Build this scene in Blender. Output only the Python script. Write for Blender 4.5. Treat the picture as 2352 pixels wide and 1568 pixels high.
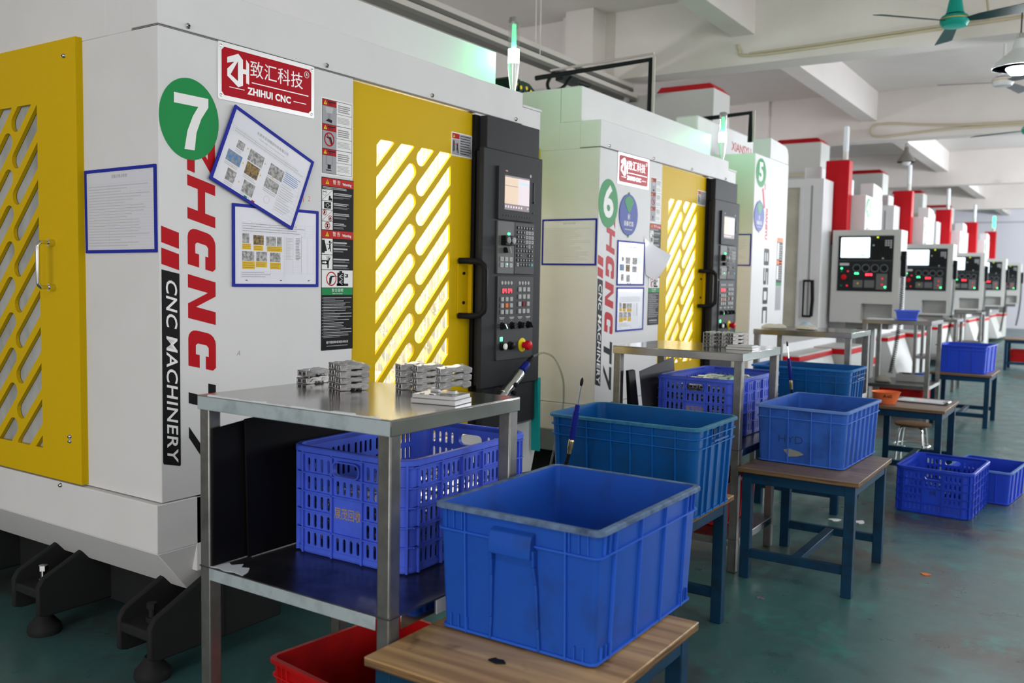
import bpy, bmesh, math, random
from mathutils import Matrix, Vector
from math import radians as R, sin, cos, pi

for o in list(bpy.data.objects): bpy.data.objects.remove(o)
SC = bpy.context.scene
COL = SC.collection
random.seed(7)

# ---------------------------------------------------------------- camera, world, lights, exposure
cam = bpy.data.cameras.new('camera')
cam.sensor_width = 36.0
cam.lens = 36.0 * 2081.3 / 2352.0
cam.clip_start = 0.05; cam.clip_end = 120
cam.dof.use_dof = True; cam.dof.focus_distance = 3.3; cam.dof.aperture_fstop = 3.2
camo = bpy.data.objects.new('camera', cam); COL.objects.link(camo)
yaw, pit, rol = -0.58389, 0.070098, -0.018253
fw = Vector((sin(yaw)*cos(pit), cos(yaw)*cos(pit), -sin(pit)))
r0 = Vector((cos(yaw), -sin(yaw), 0)); d0 = fw.cross(r0)
rt = cos(rol)*r0 + sin(rol)*d0; dn = -sin(rol)*r0 + cos(rol)*d0
mw = Matrix((( rt.x, -dn.x, -fw.x, 2.635), (rt.y, -dn.y, -fw.y, -1.865), (rt.z, -dn.z, -fw.z, 1.4), (0, 0, 0, 1)))
camo.matrix_world = mw
SC.camera = camo

SC.view_settings.view_transform = 'Standard'
SC.view_settings.look = 'None'
SC.view_settings.gamma = 1.0
SC.view_settings.use_curve_mapping = False
SC.view_settings.exposure = 0.10

w = bpy.data.worlds.new('sky'); SC.world = w; w.use_nodes = True
bg = w.node_tree.nodes['Background']
bg.inputs[0].default_value = (1.0, 0.975, 0.955, 1); bg.inputs[1].default_value = 0.85

def lamp(name, kind, loc, energy, color, rot=(0, 0, 0), **kw):
    l = bpy.data.lights.new(name, kind); l.energy = energy; l.color = color
    for k, v in kw.items(): setattr(l, k, v)
    o = bpy.data.objects.new(name, l); COL.objects.link(o); o.location = loc; o.rotation_euler = rot
    return o
# daylight through the windows of the right wall, and an added fill light behind the camera
lamp('window_daylight', 'AREA', (7.6, 4.5, 2.2), 135, (1.0, 0.965, 0.93), (0, R(90), 0), shape='RECTANGLE', size=2.2, size_y=9)
lamp('window_daylight', 'AREA', (7.6, 16.5, 2.2), 900, (0.86, 0.92, 1.0), (0, R(90), 0), shape='RECTANGLE', size=2.2, size_y=11)
lamp('rear_fill_light', 'AREA', (3.0, -9.5, 2.0), 280, (1.0, 0.965, 0.93), (R(90), 0, 0), shape='RECTANGLE', size=5, size_y=3)

# ---------------------------------------------------------------- materials
MATS = {}
def mat(name, col, rough=0.5, metal=0.0, noise=None, bump=None, emit=None, coat=0.0, spec=None, streak=None, trans=0.0, alpha=1.0):
    """noise=(scale, colour2, lo, hi), streak=(scale vec, colour2, lo, hi), bump=(scale, strength)"""
    if name in MATS: return MATS[name]
    m = bpy.data.materials.new(name); m.use_nodes = True
    nt = m.node_tree; b = nt.nodes['Principled BSDF']
    b.inputs['Base Color'].default_value = (*col, 1)
    b.inputs['Roughness'].default_value = rough
    b.inputs['Metallic'].default_value = metal
    if coat: b.inputs['Coat Weight'].default_value = coat
    if spec is None and metal < 0.2 and not coat and not trans: spec = 0.06
    if spec is not None: b.inputs['Specular IOR Level'].default_value = spec
    if trans: b.inputs['Transmission Weight'].default_value = trans
    if alpha < 1: b.inputs['Alpha'].default_value = alpha
    if emit: b.inputs['Emission Color'].default_value = (*emit[0], 1); b.inputs['Emission Strength'].default_value = emit[1]
    tc = None
    def coord(scale):
        nonlocal tc
        if tc is None: tc = nt.nodes.new('ShaderNodeTexCoord')
        mp = nt.nodes.new('ShaderNodeMapping'); mp.inputs['Scale'].default_value = scale if hasattr(scale, '__len__') else (scale,)*3
        nt.links.new(tc.outputs['Object'], mp.inputs['Vector']); return mp.outputs[0]
    prev = None
    for spec_, det in ((noise, 6), (streak, 4)):
        if not spec_: continue
        sc, c2, lo, hi = spec_
        n = nt.nodes.new('ShaderNodeTexNoise'); n.inputs['Scale'].default_value = 1; n.inputs['Detail'].default_value = det
        n.inputs['Roughness'].default_value = 0.62
        nt.links.new(coord(sc), n.inputs['Vector'])
        mr = nt.nodes.new('ShaderNodeMapRange'); mr.inputs['From Min'].default_value = lo; mr.inputs['From Max'].default_value = hi
        nt.links.new(n.outputs['Fac'], mr.inputs['Value'])
        mx = nt.nodes.new('ShaderNodeMix'); mx.data_type = 'RGBA'
        nt.links.new(mr.outputs[0], mx.inputs['Factor'])
        if prev is None: mx.inputs['A'].default_value = (*col, 1)
        else: nt.links.new(prev, mx.inputs['A'])
        mx.inputs['B'].default_value = (*c2, 1)
        prev = mx.outputs['Result']
    if prev is not None: nt.links.new(prev, b.inputs['Base Color'])
    if bump:
        n = nt.nodes.new('ShaderNodeTexNoise'); n.inputs['Scale'].default_value = 1; n.inputs['Detail'].default_value = 3
        nt.links.new(coord(bump[0]), n.inputs['Vector'])
        bp = nt.nodes.new('ShaderNodeBump'); bp.inputs['Strength'].default_value = bump[1]; bp.inputs['Distance'].default_value = 0.002
        nt.links.new(n.outputs['Fac'], bp.inputs['Height']); nt.links.new(bp.outputs[0], b.inputs['Normal'])
    MATS[name] = m
    return m

WHITE = mat('white_powder_coat', (0.69, 0.69, 0.70), 0.42, noise=(1.7, (0.63, 0.63, 0.635), 0.45, 0.8), bump=(160, 0.05))
CREAM = mat('cream_paint', (0.62, 0.60, 0.47), 0.5)
YELLOW = mat('yellow_powder_coat', (0.62, 0.41, 0.004), 0.42, bump=(220, 0.06), spec=0.05)
DGREY = mat('charcoal_textured_coat', (0.030, 0.031, 0.034), 0.5, bump=(300, 0.15))
PANEL = mat('panel_dark_film', (0.055, 0.056, 0.058), 0.42)
PANEL2 = mat('panel_grey_film', (0.13, 0.13, 0.13), 0.42)
BLACK = mat('black_plastic', (0.012, 0.012, 0.013), 0.35)
CAST = mat('black_cast_iron_paint', (0.020, 0.021, 0.022), 0.55, bump=(60, 0.3))
STEEL = mat('brushed_stainless_steel', (0.36, 0.35, 0.335), 0.15, 1.0, noise=((3, 3, 3), (0.24, 0.23, 0.22), 0.42, 0.75), bump=((8, 60, 8), 0.03))
SHELF = mat('worn_steel_shelf', (0.16, 0.16, 0.17), 0.3, 0.9, noise=(9, (0.05, 0.05, 0.055), 0.4, 0.7))
LEGM = mat('dull_steel_leg', (0.22, 0.22, 0.21), 0.32, 0.7, noise=(12, (0.13, 0.13, 0.125), 0.42, 0.75))
GALV = mat('bluish_film_covered_steel', (0.40, 0.47, 0.50), 0.45, 0.25, noise=(14, (0.20, 0.24, 0.26), 0.48, 0.8))
CHROME = mat('polished_steel', (0.72, 0.72, 0.72), 0.16, 1.0)
ALU = mat('die_cast_aluminium', (0.52, 0.52, 0.53), 0.34, 0.85, noise=(40, (0.30, 0.30, 0.31), 0.4, 0.7))
ALUSH = mat('machined_aluminium', (0.45, 0.45, 0.455), 0.36, 0.6)
BLUE = mat('blue_crate_plastic', (0.014, 0.080, 0.42), 0.42, spec=0.14, noise=(5, (0.020, 0.050, 0.20), 0.55, 0.78), bump=(90, 0.05))
BLUEB = mat('bright_blue_basket_plastic', (0.062, 0.120, 0.68), 0.40, spec=0.25, noise=(5, (0.045, 0.09, 0.54), 0.45, 0.75))
BLUED = mat('deep_blue_bin_plastic', (0.001, 0.080, 0.29), 0.40, spec=0.22, noise=(8, (0.004, 0.065, 0.20), 0.45, 0.72))
BLUEF = mat('floor_basket_blue_plastic', (0.012, 0.052, 0.52), 0.42, spec=0.22, noise=(5, (0.012, 0.045, 0.42), 0.45, 0.75))
RIMG = mat('dusty_crate_rim', (0.13, 0.20, 0.33), 0.6, noise=(24, (0.045, 0.075, 0.14), 0.4, 0.7), bump=(120, 0.2))
RIMT = mat('dusty_teal_rim', (0.04, 0.17, 0.27), 0.5, noise=(24, (0.02, 0.11, 0.24), 0.4, 0.7))
RED = mat('red_crate_plastic', (0.40, 0.005, 0.006), 0.42, spec=0.2, noise=(8, (0.25, 0.004, 0.006), 0.45, 0.75))
REDP = mat('red_machine_paint', (0.48, 0.012, 0.018), 0.42)
ORANGE = mat('orange_plastic', (0.85, 0.20, 0.07), 0.4)
STOOL = mat('dark_blue_steel_paint', (0.008, 0.040, 0.085), 0.45, noise=(9, (0.012, 0.018, 0.025), 0.5, 0.75))
GREEN = mat('badge_green', (0.020, 0.26, 0.075), 0.4)
SIGNW = mat('sign_white', (0.82, 0.82, 0.82), 0.4)
INK = mat('ink_black', (0.012, 0.012, 0.013), 0.45)
INKG = mat('ink_grey', (0.30, 0.30, 0.31), 0.5)
INKL = mat('ink_light_grey', (0.50, 0.50, 0.51), 0.5)
INKR = mat('ink_red', (0.42, 0.010, 0.014), 0.45)
LOGOR = mat('logo_red_film', (0.45, 0.008, 0.014), 0.4)
INKY = mat('ink_yellow', (0.80, 0.62, 0.02), 0.45)
NOTEY = mat('note_yellow', (0.75, 0.50, 0.05), 0.5)
INKGR = mat('ink_green', (0.02, 0.25, 0.08), 0.45)
INKB = mat('ink_blue', (0.08, 0.22, 0.50), 0.45)
INKO = mat('ink_orange', (0.75, 0.20, 0.05), 0.45)
PAPER = mat('paper', (0.66, 0.67, 0.74), 0.32, coat=0.25)
STKG = mat('sticker_grey', (0.36, 0.36, 0.39), 0.45)
FRAMEB = mat('blue_magnetic_frame', (0.020, 0.030, 0.32), 0.45)
TAGB = mat('tag_blue', (0.055, 0.085, 0.36), 0.42)
SILVERP = mat('polished_plate', (0.70, 0.70, 0.71), 0.38, 0.5)
PHOTO = [mat('printed_photo_grey', (0.22, 0.21, 0.21), 0.5, noise=(90, (0.5, 0.5, 0.5), 0.4, 0.6)),
         mat('printed_photo_warm', (0.36, 0.24, 0.09), 0.5, noise=(110, (0.10, 0.09, 0.09), 0.42, 0.6)),
         mat('printed_photo_blue', (0.10, 0.26, 0.52), 0.5, noise=(80, (0.35, 0.32, 0.28), 0.45, 0.62))]
PAINTW = mat('old_white_wall_paint', (0.71, 0.66, 0.635), 0.75, noise=(0.9, (0.64, 0.595, 0.565), 0.42, 0.75))
CONDUIT = mat('cream_conduit', (0.52, 0.46, 0.33), 0.5)
KNOBW = mat('white_key_plastic', (0.42, 0.42, 0.42), 0.45)
RUBBER = mat('dark_panel_board', (0.006, 0.0062, 0.0075), 0.5)
BOARDG = mat('grey_plastic_sheet', (0.045, 0.043, 0.052), 0.45)
GLOVE = mat('white_cotton', (0.50, 0.47, 0.42), 0.9, bump=(400, 0.3))
RAG = mat('grey_cotton', (0.20, 0.19, 0.16), 0.9, bump=(300, 0.4))
TEALP = mat('teal_foam', (0.012, 0.30, 0.29), 0.8, bump=(500, 0.3))
FANG = mat('fan_green_enamel', (0.015, 0.30, 0.24), 0.3)
BLADE = mat('fan_blade_dark_green', (0.012, 0.045, 0.045), 0.4)
BROWN = mat('old_brown_wood', (0.10, 0.055, 0.03), 0.6)
PEN = mat('pen_blue_plastic', (0.012, 0.020, 0.20), 0.35)
GOLD = mat('gold_line', (0.55, 0.38, 0.08), 0.4)
def emis(name, c, s): return mat(name, c, 0.4, emit=(c, s))
EGREEN = emis('lit_green_lens', (0.10, 1.0, 0.36), 105)
ELED = emis('lit_green_led', (0.05, 1.0, 0.25), 5)
ERED = emis('lit_red_digits', (1.0, 0.03, 0.05), 4)
EDRED = emis('dim_red_led', (0.8, 0.02, 0.03), 0.7)
ESCR = emis('white_screen', (0.80, 0.93, 1.0), 1.2)
ESCW = emis('beige_screen', (0.72, 0.56, 0.43), 0.38)
ESCP = emis('pale_screen', (0.70, 0.62, 0.66), 0.40)
ESCD = emis('grey_screen_bar', (0.20, 0.17, 0.18), 0.6)
ETUBE = emis('lit_tube', (1.0, 0.97, 0.86), 9)
EBULB = emis('lit_bulb', (0.92, 0.97, 1.0), 30)

def clear(name, tint, rough, fac):
    """thin clear plastic: mostly see-through with a glossy surface"""
    m = bpy.data.materials.new(name); m.use_nodes = True; nt = m.node_tree
    nt.nodes.remove(nt.nodes['Principled BSDF']); out = nt.nodes['Material Output']
    t = nt.nodes.new('ShaderNodeBsdfTransparent'); t.inputs[0].default_value = (*tint, 1)
    g = nt.nodes.new('ShaderNodeBsdfGlossy'); g.inputs[0].default_value = (0.9, 0.9, 0.9, 1); g.inputs['Roughness'].default_value = rough
    mx = nt.nodes.new('ShaderNodeMixShader'); mx.inputs[0].default_value = fac
    nt.links.new(t.outputs[0], mx.inputs[1]); nt.links.new(g.outputs[0], mx.inputs[2]); nt.links.new(mx.outputs[0], out.inputs[0])
    MATS[name] = m; return m
CLEAR = clear('clear_acrylic', (0.93, 0.96, 0.95), 0.08, 0.16)
HOSE = clear('clear_hose', (0.86, 0.88, 0.80), 0.12, 0.22)

def wet_pane():
    m = bpy.data.materials.new('wet_door_pane'); m.use_nodes = True; nt = m.node_tree; N = nt.nodes; L = nt.links
    b = N['Principled BSDF']; out = N['Material Output']
    b.inputs['Base Color'].default_value = (0.86, 0.85, 0.78, 1); b.inputs['Roughness'].default_value = 0.35
    tr = N.new('ShaderNodeBsdfTransparent'); tl = N.new('ShaderNodeBsdfTranslucent'); tl.inputs[0].default_value = (0.9, 0.9, 0.82, 1)
    tc = N.new('ShaderNodeTexCoord')
    def band(scale, lo, hi, vor=False):
        mp = N.new('ShaderNodeMapping'); mp.inputs['Scale'].default_value = scale; L.new(tc.outputs['Object'], mp.inputs[0])
        if vor:
            n = N.new('ShaderNodeTexVoronoi'); n.inputs['Scale'].default_value = 1; o = n.outputs['Distance']
        else:
            n = N.new('ShaderNodeTexNoise'); n.inputs['Scale'].default_value = 1; n.inputs['Detail'].default_value = 3; o = n.outputs['Fac']
        L.new(mp.outputs[0], n.inputs['Vector'])
        r = N.new('ShaderNodeMapRange'); r.inputs['From Min'].default_value = lo; r.inputs['From Max'].default_value = hi; L.new(o, r.inputs['Value'])
        return r.outputs[0]
    s = band((1, 130, 5), 0.50, 0.72); d = band((1, 95, 48), 0.30, 0.20, True); k = band((1, 20, 9), 0.46, 0.58)
    md = N.new('ShaderNodeMath'); md.operation = 'MULTIPLY'; L.new(d, md.inputs[0]); L.new(k, md.inputs[1])
    ms = N.new('ShaderNodeMath'); ms.operation = 'MULTIPLY'; L.new(s, ms.inputs[0]); ms.inputs[1].default_value = 0.75
    mx = N.new('ShaderNodeMath'); mx.operation = 'MAXIMUM'; L.new(md.outputs[0], mx.inputs[0]); L.new(ms.outputs[0], mx.inputs[1])
    ad = N.new('ShaderNodeMath'); ad.operation = 'ADD'; ad.use_clamp = True; L.new(mx.outputs[0], ad.inputs[0]); ad.inputs[1].default_value = 0.10
    mi = N.new('ShaderNodeMixShader'); mi.inputs[0].default_value = 0.45; L.new(b.outputs[0], mi.inputs[1]); L.new(tl.outputs[0], mi.inputs[2])
    m2 = N.new('ShaderNodeMixShader'); L.new(ad.outputs[0], m2.inputs[0]); L.new(tr.outputs[0], m2.inputs[1]); L.new(mi.outputs[0], m2.inputs[2])
    L.new(m2.outputs[0], out.inputs[0]); MATS['wet_door_pane'] = m; return m
PANE = wet_pane()
FILM = mat('crinkled_film_pane', (0.42, 0.43, 0.43), 0.22, noise=((6, 6, 2.5), (0.27, 0.28, 0.28), 0.42, 0.66), bump=(14, 0.9))

def floor_mat():
    m = bpy.data.materials.new('worn_teal_floor_paint'); m.use_nodes = True; nt = m.node_tree; N = nt.nodes; L = nt.links
    b = N['Principled BSDF']; tc = N.new('ShaderNodeTexCoord')
    def noise(scale, det=6, rough=0.6):
        n = N.new('ShaderNodeTexNoise'); n.inputs['Scale'].default_value = scale; n.inputs['Detail'].default_value = det; n.inputs['Roughness'].default_value = rough
        L.new(tc.outputs['Object'], n.inputs['Vector']); return n.outputs['Fac']
    def ramp(fac, lo, hi, t0=0.0, t1=1.0):
        r = N.new('ShaderNodeMapRange'); r.inputs['From Min'].default_value = lo; r.inputs['From Max'].default_value = hi
        r.inputs['To Min'].default_value = t0; r.inputs['To Max'].default_value = t1; L.new(fac, r.inputs['Value']); return r.outputs[0]
    def mix(f, a, bb):
        x = N.new('ShaderNodeMix'); x.data_type = 'RGBA'; L.new(f, x.inputs['Factor'])
        for sock, v in (('A', a), ('B', bb)):
            if isinstance(v, tuple): x.inputs[sock].default_value = (*v, 1)
            else: L.new(v, x.inputs[sock])
        return x.outputs['Result']
    c = mix(ramp(noise(1.6), 0.35, 0.68), (0.040, 0.130, 0.126), (0.058, 0.098, 0.102))
    c = mix(ramp(noise(0.8, 5), 0.52, 0.64), c, (0.060, 0.053, 0.044))
    c = mix(ramp(noise(7, 8, 0.7), 0.56, 0.72, 0, 0.6), c, (0.042, 0.058, 0.060))
    c = mix(ramp(noise(3.1, 8, 0.7), 0.55, 0.66, 0, 0.85), c, (0.034, 0.185, 0.172))
    c = mix(ramp(noise(45, 2), 0.70, 0.76, 0, 0.7), c, (0.03, 0.035, 0.035))
    L.new(c, b.inputs['Base Color']); L.new(ramp(noise(5), 0.3, 0.7, 0.24, 0.46), b.inputs['Roughness'])
    bp = N.new('ShaderNodeBump'); bp.inputs['Strength'].default_value = 0.12; bp.inputs['Distance'].default_value = 0.004
    L.new(noise(9, 5), bp.inputs['Height']); L.new(bp.outputs[0], b.inputs['Normal'])
    return m
def wood_mat(name, c1, c2, c3, ax):
    m = bpy.data.materials.new(name); m.use_nodes = True; nt = m.node_tree; N = nt.nodes; L = nt.links
    b = N['Principled BSDF']; b.inputs['Roughness'].default_value = 0.48
    tc = N.new('ShaderNodeTexCoord')
    def n(sc, det, lo, hi):
        mp = N.new('ShaderNodeMapping'); mp.inputs['Scale'].default_value = sc; L.new(tc.outputs['Object'], mp.inputs[0])
        t = N.new('ShaderNodeTexNoise'); t.inputs['Scale'].default_value = 1; t.inputs['Detail'].default_value = det; t.inputs['Distortion'].default_value = 0.4; L.new(mp.outputs[0], t.inputs['Vector'])
        r = N.new('ShaderNodeMapRange'); r.inputs['From Min'].default_value = lo; r.inputs['From Max'].default_value = hi; L.new(t.outputs['Fac'], r.inputs['Value']); return r.outputs[0]
    s = lambda a, bb: (a, bb, 8) if ax == 'x' else (bb, a, 8)
    def mix(f, a, bb):
        x = N.new('ShaderNodeMix'); x.data_type = 'RGBA'; L.new(f, x.inputs['Factor'])
        for sock, v in (('A', a), ('B', bb)):
            if isinstance(v, tuple): x.inputs[sock].default_value = (*v, 1)
            else: L.new(v, x.inputs[sock])
        return x.outputs['Result']
    c = mix(n(s(1.5, 34), 5, 0.35, 0.68), c1, c2); c = mix(n(s(1.0, 8), 3, 0.52, 0.75), c, c3); c = mix(n((9, 9, 9), 4, 0.60, 0.74), c, tuple(v*0.45 for v in c2))
    L.new(c, b.inputs['Base Color']); return m
FLOORM = floor_mat()
WOOD = wood_mat('worn_plywood', (0.50, 0.31, 0.135), (0.26, 0.145, 0.055), (0.58, 0.40, 0.20), 'x')
WOODB = wood_mat('greyed_plywood', (0.19, 0.125, 0.085), (0.11, 0.072, 0.05), (0.23, 0.16, 0.11), 'x')
WOODE = mat('plywood_edge', (0.20, 0.12, 0.06), 0.6, noise=((4, 4, 160), (0.07, 0.045, 0.025), 0.45, 0.6))

# ---------------------------------------------------------------- mesh builder
I4 = Matrix()
def FX(x, y, z): return Matrix(((0, 0, 1, x), (1, 0, 0, y), (0, 1, 0, z), (0, 0, 0, 1)))     # sheet facing +X: u->Y v->Z h->X
def FY(x, y, z): return Matrix(((1, 0, 0, x), (0, 0, -1, y), (0, 1, 0, z), (0, 0, 0, 1)))    # sheet facing -Y: u->X v->Z h->-Y
def FZ(x, y, z): return Matrix.Translation((x, y, z))
class MB:
    def __init__(s, m=None, M=None):
        s.bm = bmesh.new(); s.M = M or I4; s.mats = []; s.cur = m
    def mi(s, m):
        m = m or s.cur
        if m not in s.mats: s.mats.append(m)
        return s.mats.index(m)
    def add(s, vs, fs, m=None, M=None):
        T = s.M @ M if M is not None else s.M
        i = s.mi(m); V = [s.bm.verts.new(T @ Vector(v)) for v in vs]
        for f in fs:
            try:
                q = s.bm.faces.new([V[k] for k in f]); q.material_index = i
            except ValueError: pass
        return s
    def box(s, x0, x1, y0, y1, z0, z1, m=None, M=None):
        v = [(x, y, z) for x in (x0, x1) for y in (y0, y1) for z in (z0, z1)]
        return s.add(v, [(0, 1, 3, 2), (4, 6, 7, 5), (0, 4, 5, 1), (2, 3, 7, 6), (0, 2, 6, 4), (1, 5, 7, 3)], m, M)
    def hexa(s, a, b, m=None, M=None):
        """two quads (each 4 points, same winding) joined"""
        v = list(a) + list(b)
        return s.add(v, [(3, 2, 1, 0), (4, 5, 6, 7)] + [(i, (i+1) % 4, 4+(i+1) % 4, 4+i) for i in range(4)], m, M)
    def prism(s, pts, h0, h1, plane='xz', m=None, M=None):
        f = {'xz': lambda u, v, h: (u, h, v), 'yz': lambda u, v, h: (h, u, v), 'xy': lambda u, v, h: (u, v, h)}[plane]
        n = len(pts); v = [f(*p, h0) for p in pts] + [f(*p, h1) for p in pts]
        return s.add(v, [tuple(range(n))[::-1], tuple(range(n, 2*n))] + [(i, (i+1) % n, n+(i+1) % n, n+i) for i in range(n)], m, M)
    def tube(s, pts, r, seg=10, m=None, caps=True, M=None):
        pts = [Vector(p) for p in pts]; n = len(pts); vs = []; fs = []
        rr = r if hasattr(r, '__len__') else [r]*n
        t = (pts[1]-pts[0]).normalized(); a = t.orthogonal().normalized()
        for i, p in enumerate(pts):
            if i == 0: tn = pts[1]-pts[0]
            elif i == n-1: tn = pts[-1]-pts[-2]
            else: tn = (pts[i+1]-p).normalized() + (p-pts[i-1]).normalized()
            if tn.length < 1e-9: tn = t
            tn.normalize(); a = (a - tn*a.dot(tn)).normalized(); b = tn.cross(a)
            for k in range(seg):
                an = 2*pi*k/seg; vs.append(p + (a*cos(an) + b*sin(an))*rr[i])
        for i in range(n-1):
            for k in range(seg):
                k2 = (k+1) % seg; fs.append((i*seg+k, i*seg+k2, (i+1)*seg+k2, (i+1)*seg+k))
        if caps: fs += [tuple(range(seg))[::-1], tuple(range((n-1)*seg, n*seg))]
        return s.add([tuple(v) for v in vs], fs, m, M)
    def cyl(s, p0, p1, r0, r1=None, seg=20, m=None, M=None):
        return s.tube([p0, p1], [r0, r1 if r1 is not None else r0], seg, m, True, M)
    def lathe(s, prof, c=(0, 0, 0), seg=24, m=None, M=None):
        """prof: (radius, z) list, closed at r=0 ends"""
        vs = []; fs = []; n = len(prof)
        for r, z in prof:
            for k in range(seg): vs.append((c[0]+r*cos(2*pi*k/seg), c[1]+r*sin(2*pi*k/seg), c[2]+z))
        for i in range(n-1):
            for k in range(seg):
                k2 = (k+1) % seg; fs.append((i*seg+k, i*seg+k2, (i+1)*seg+k2, (i+1)*seg+k))
        fs += [tuple(range(seg))[::-1], tuple(range((n-1)*seg, n*seg))]
        return s.add(vs, fs, m, M)
    def loft(s, loops, m=None, caps=(True, True), M=None):
        n = len(loops[0]); vs = [p for l in loops for p in l]; fs = []
        for i in range(len(loops)-1):
            for k in range(n): fs.append((i*n+k, i*n+(k+1) % n, (i+1)*n+(k+1) % n, (i+1)*n+k))
        if caps[0]: fs.append(tuple(range(n))[::-1])
        if caps[1]: fs.append(tuple(range((len(loops)-1)*n, len(loops)*n)))
        return s.add(vs, fs, m, M)
    def mesh(s, me, m=None, M=None):
        T = s.M @ M if M is not None else s.M
        i = s.mi(m); t = bmesh.new(); t.from_mesh(me)
        mp = [s.bm.verts.new(T @ v.co) for v in t.verts]
        for f in t.faces:
            try: q = s.bm.faces.new([mp[v.index] for v in f.verts]); q.material_index = i
            except ValueError: pass
        t.free(); bpy.data.meshes.remove(me); return s
    def fill(s, loops, h, m=None, M=None):
        """flat plate (outer loop, then holes) in the local xy plane, from 0 to h"""
        cu = bpy.data.curves.new('c', 'CURVE'); cu.dimensions = '2D'; cu.fill_mode = 'BOTH'; cu.extrude = h/2
        for l in loops:
            sp = cu.splines.new('POLY'); sp.points.add(len(l)-1); sp.use_cyclic_u = True
            for p, q in zip(sp.points, l): p.co = (q[0], q[1], 0, 1)
        o = bpy.data.objects.new('c', cu); me = bpy.data.meshes.new_from_object(o)
        bpy.data.objects.remove(o); bpy.data.curves.remove(cu)
        T = Matrix.Translation((0, 0, h/2)); return s.mesh(me, m, M @ T if M is not None else T)
    def text(s, body, size, m=None, M=None, h=0.0006, bold=0.0, shear=0.0, align='CENTER', sx=1.0, space=1.0):
        cu = bpy.data.curves.new('t', 'FONT'); cu.body = body; cu.size = size; cu.extrude = h/2; cu.offset = bold; cu.shear = shear
        cu.align_x = align; cu.align_y = 'CENTER'; cu.space_character = space; cu.resolution_u = 3
        o = bpy.data.objects.new('t', cu); me = bpy.data.meshes.new_from_object(o)
        bpy.data.objects.remove(o); bpy.data.curves.remove(cu)
        T = Matrix.Translation((0, 0, h/2)) @ Matrix.Diagonal((sx, 1, 1, 1))
        return s.mesh(me, m, M @ T if M is not None else T)
    def build(s, name, parent=None, bevel=0.0, smooth=35, loc=None):
        bmesh.ops.recalc_face_normals(s.bm, faces=s.bm.faces)
        me = bpy.data.meshes.new(name); s.bm.to_mesh(me); s.bm.free()
        for m in s.mats: me.materials.append(m)
        if smooth:
            me.polygons.foreach_set('use_smooth', [True]*len(me.polygons)); me.set_sharp_from_angle(angle=R(smooth))
        o = bpy.data.objects.new(name, me); COL.objects.link(o)
        if parent: o.parent = parent
        if loc: o.location = loc
        if bevel:
            b = o.modifiers.new('bevel', 'BEVEL'); b.width = bevel; b.segments = 2; b.limit_method = 'ANGLE'; b.angle_limit = R(40); b.harden_normals = False
        return o
def thing(name, label, cat, loc=(0, 0, 0), rz=0.0, group=None):
    o = bpy.data.objects.new(name, None); COL.objects.link(o); o.location = loc; o.rotation_euler = (0, 0, rz); o.empty_display_size = 0.1
    return tag(o, label, cat, group)
def tag(o, label, cat, group=None):
    o['label'] = label; o['category'] = cat
    if group: o['group'] = group
    return o
def struct(o): o['kind'] = 'structure'; return o
def copy_tree(o, parent=None, skip=()):
    c = o.copy(); COL.objects.link(c)
    if parent: c.parent = parent
    for ch in [q for q in o.children if q not in skip]: copy_tree(ch, c, skip)
    return c
def rrect(x0, x1, y0, y1, r, seg=4):
    out = []
    for cx, cy, a0 in ((x1-r, y0+r, -90), (x1-r, y1-r, 0), (x0+r, y1-r, 90), (x0+r, y0+r, 180)):
        for k in range(seg+1):
            a = R(a0 + 90*k/seg); out.append((cx+r*cos(a), cy+r*sin(a)))
    return out
def circ(cx, cy, r, n=24, ry=None): return [(cx+r*cos(2*pi*k/n), cy+(ry or r)*sin(2*pi*k/n)) for k in range(n)]
def capsule(a, b, r, n=8):
    a = Vector(a); b = Vector(b); d = (b-a); an = math.atan2(d.y, d.x); out = []
    for c, s0 in ((b, an-pi/2), (a, an+pi/2)):
        for k in range(n+1): out.append((c.x+r*cos(s0+pi*k/n), c.y+r*sin(s0+pi*k/n)))
    return out
def clip(poly, x0, x1, y0, y1):
    for ax, val, sg in ((0, x0, 1), (0, x1, -1), (1, y0, 1), (1, y1, -1)):
        out = []
        for i in range(len(poly)):
            p = poly[i]; q = poly[(i+1) % len(poly)]
            ip = (p[ax]-val)*sg >= 0; iq = (q[ax]-val)*sg >= 0
            if ip: out.append(p)
            if ip != iq:
                t = (val-p[ax])/(q[ax]-p[ax]); out.append((p[0]+t*(q[0]-p[0]), p[1]+t*(q[1]-p[1])))
        poly = out
        if not poly: return []
    res = []
    for p in poly:
        if not res or (abs(p[0]-res[-1][0])+abs(p[1]-res[-1][1])) > 1e-5: res.append(p)
    return res
# ---------------------------------------------------------------- the room
struct(MB(FLOORM).box(-4.6, 8.2, -10, 34, -0.1, 0).build('floor', smooth=0))
struct(MB(PAINTW).box(-4.6, 8.2, -10, 34, 4.22, 4.4).build('ceiling', smooth=0))
struct(MB(PAINTW).box(-4.6, -4.4, -10, 34, 0, 4.22).build('wall_left', smooth=0))
WALLF = mat('pale_lilac_wall_paint', (0.64, 0.635, 0.70), 0.7)
struct(MB(WALLF).box(-4.4, 7.2, 33, 33.2, 0, 4.22).box(-4.4, 7.2, 32.98, 33.0, 3.55, 3.6, mat('wall_conduit_line', (0.42, 0.42, 0.45), 0.6)).build('wall_far', smooth=0))
q = MB(PAINTW)
q.box(7.2, 7.4, -10, 33, 0, 1.0).box(7.2, 7.4, -10, 33, 3.4, 4.22)
for y in (-10, -0.6, 4.2, 9.6, 15.4, 21.4, 27.4, 32.6): q.box(7.2, 7.4, y, y+0.6, 1.0, 3.4)
struct(q.build('wall_right', smooth=0))
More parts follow.
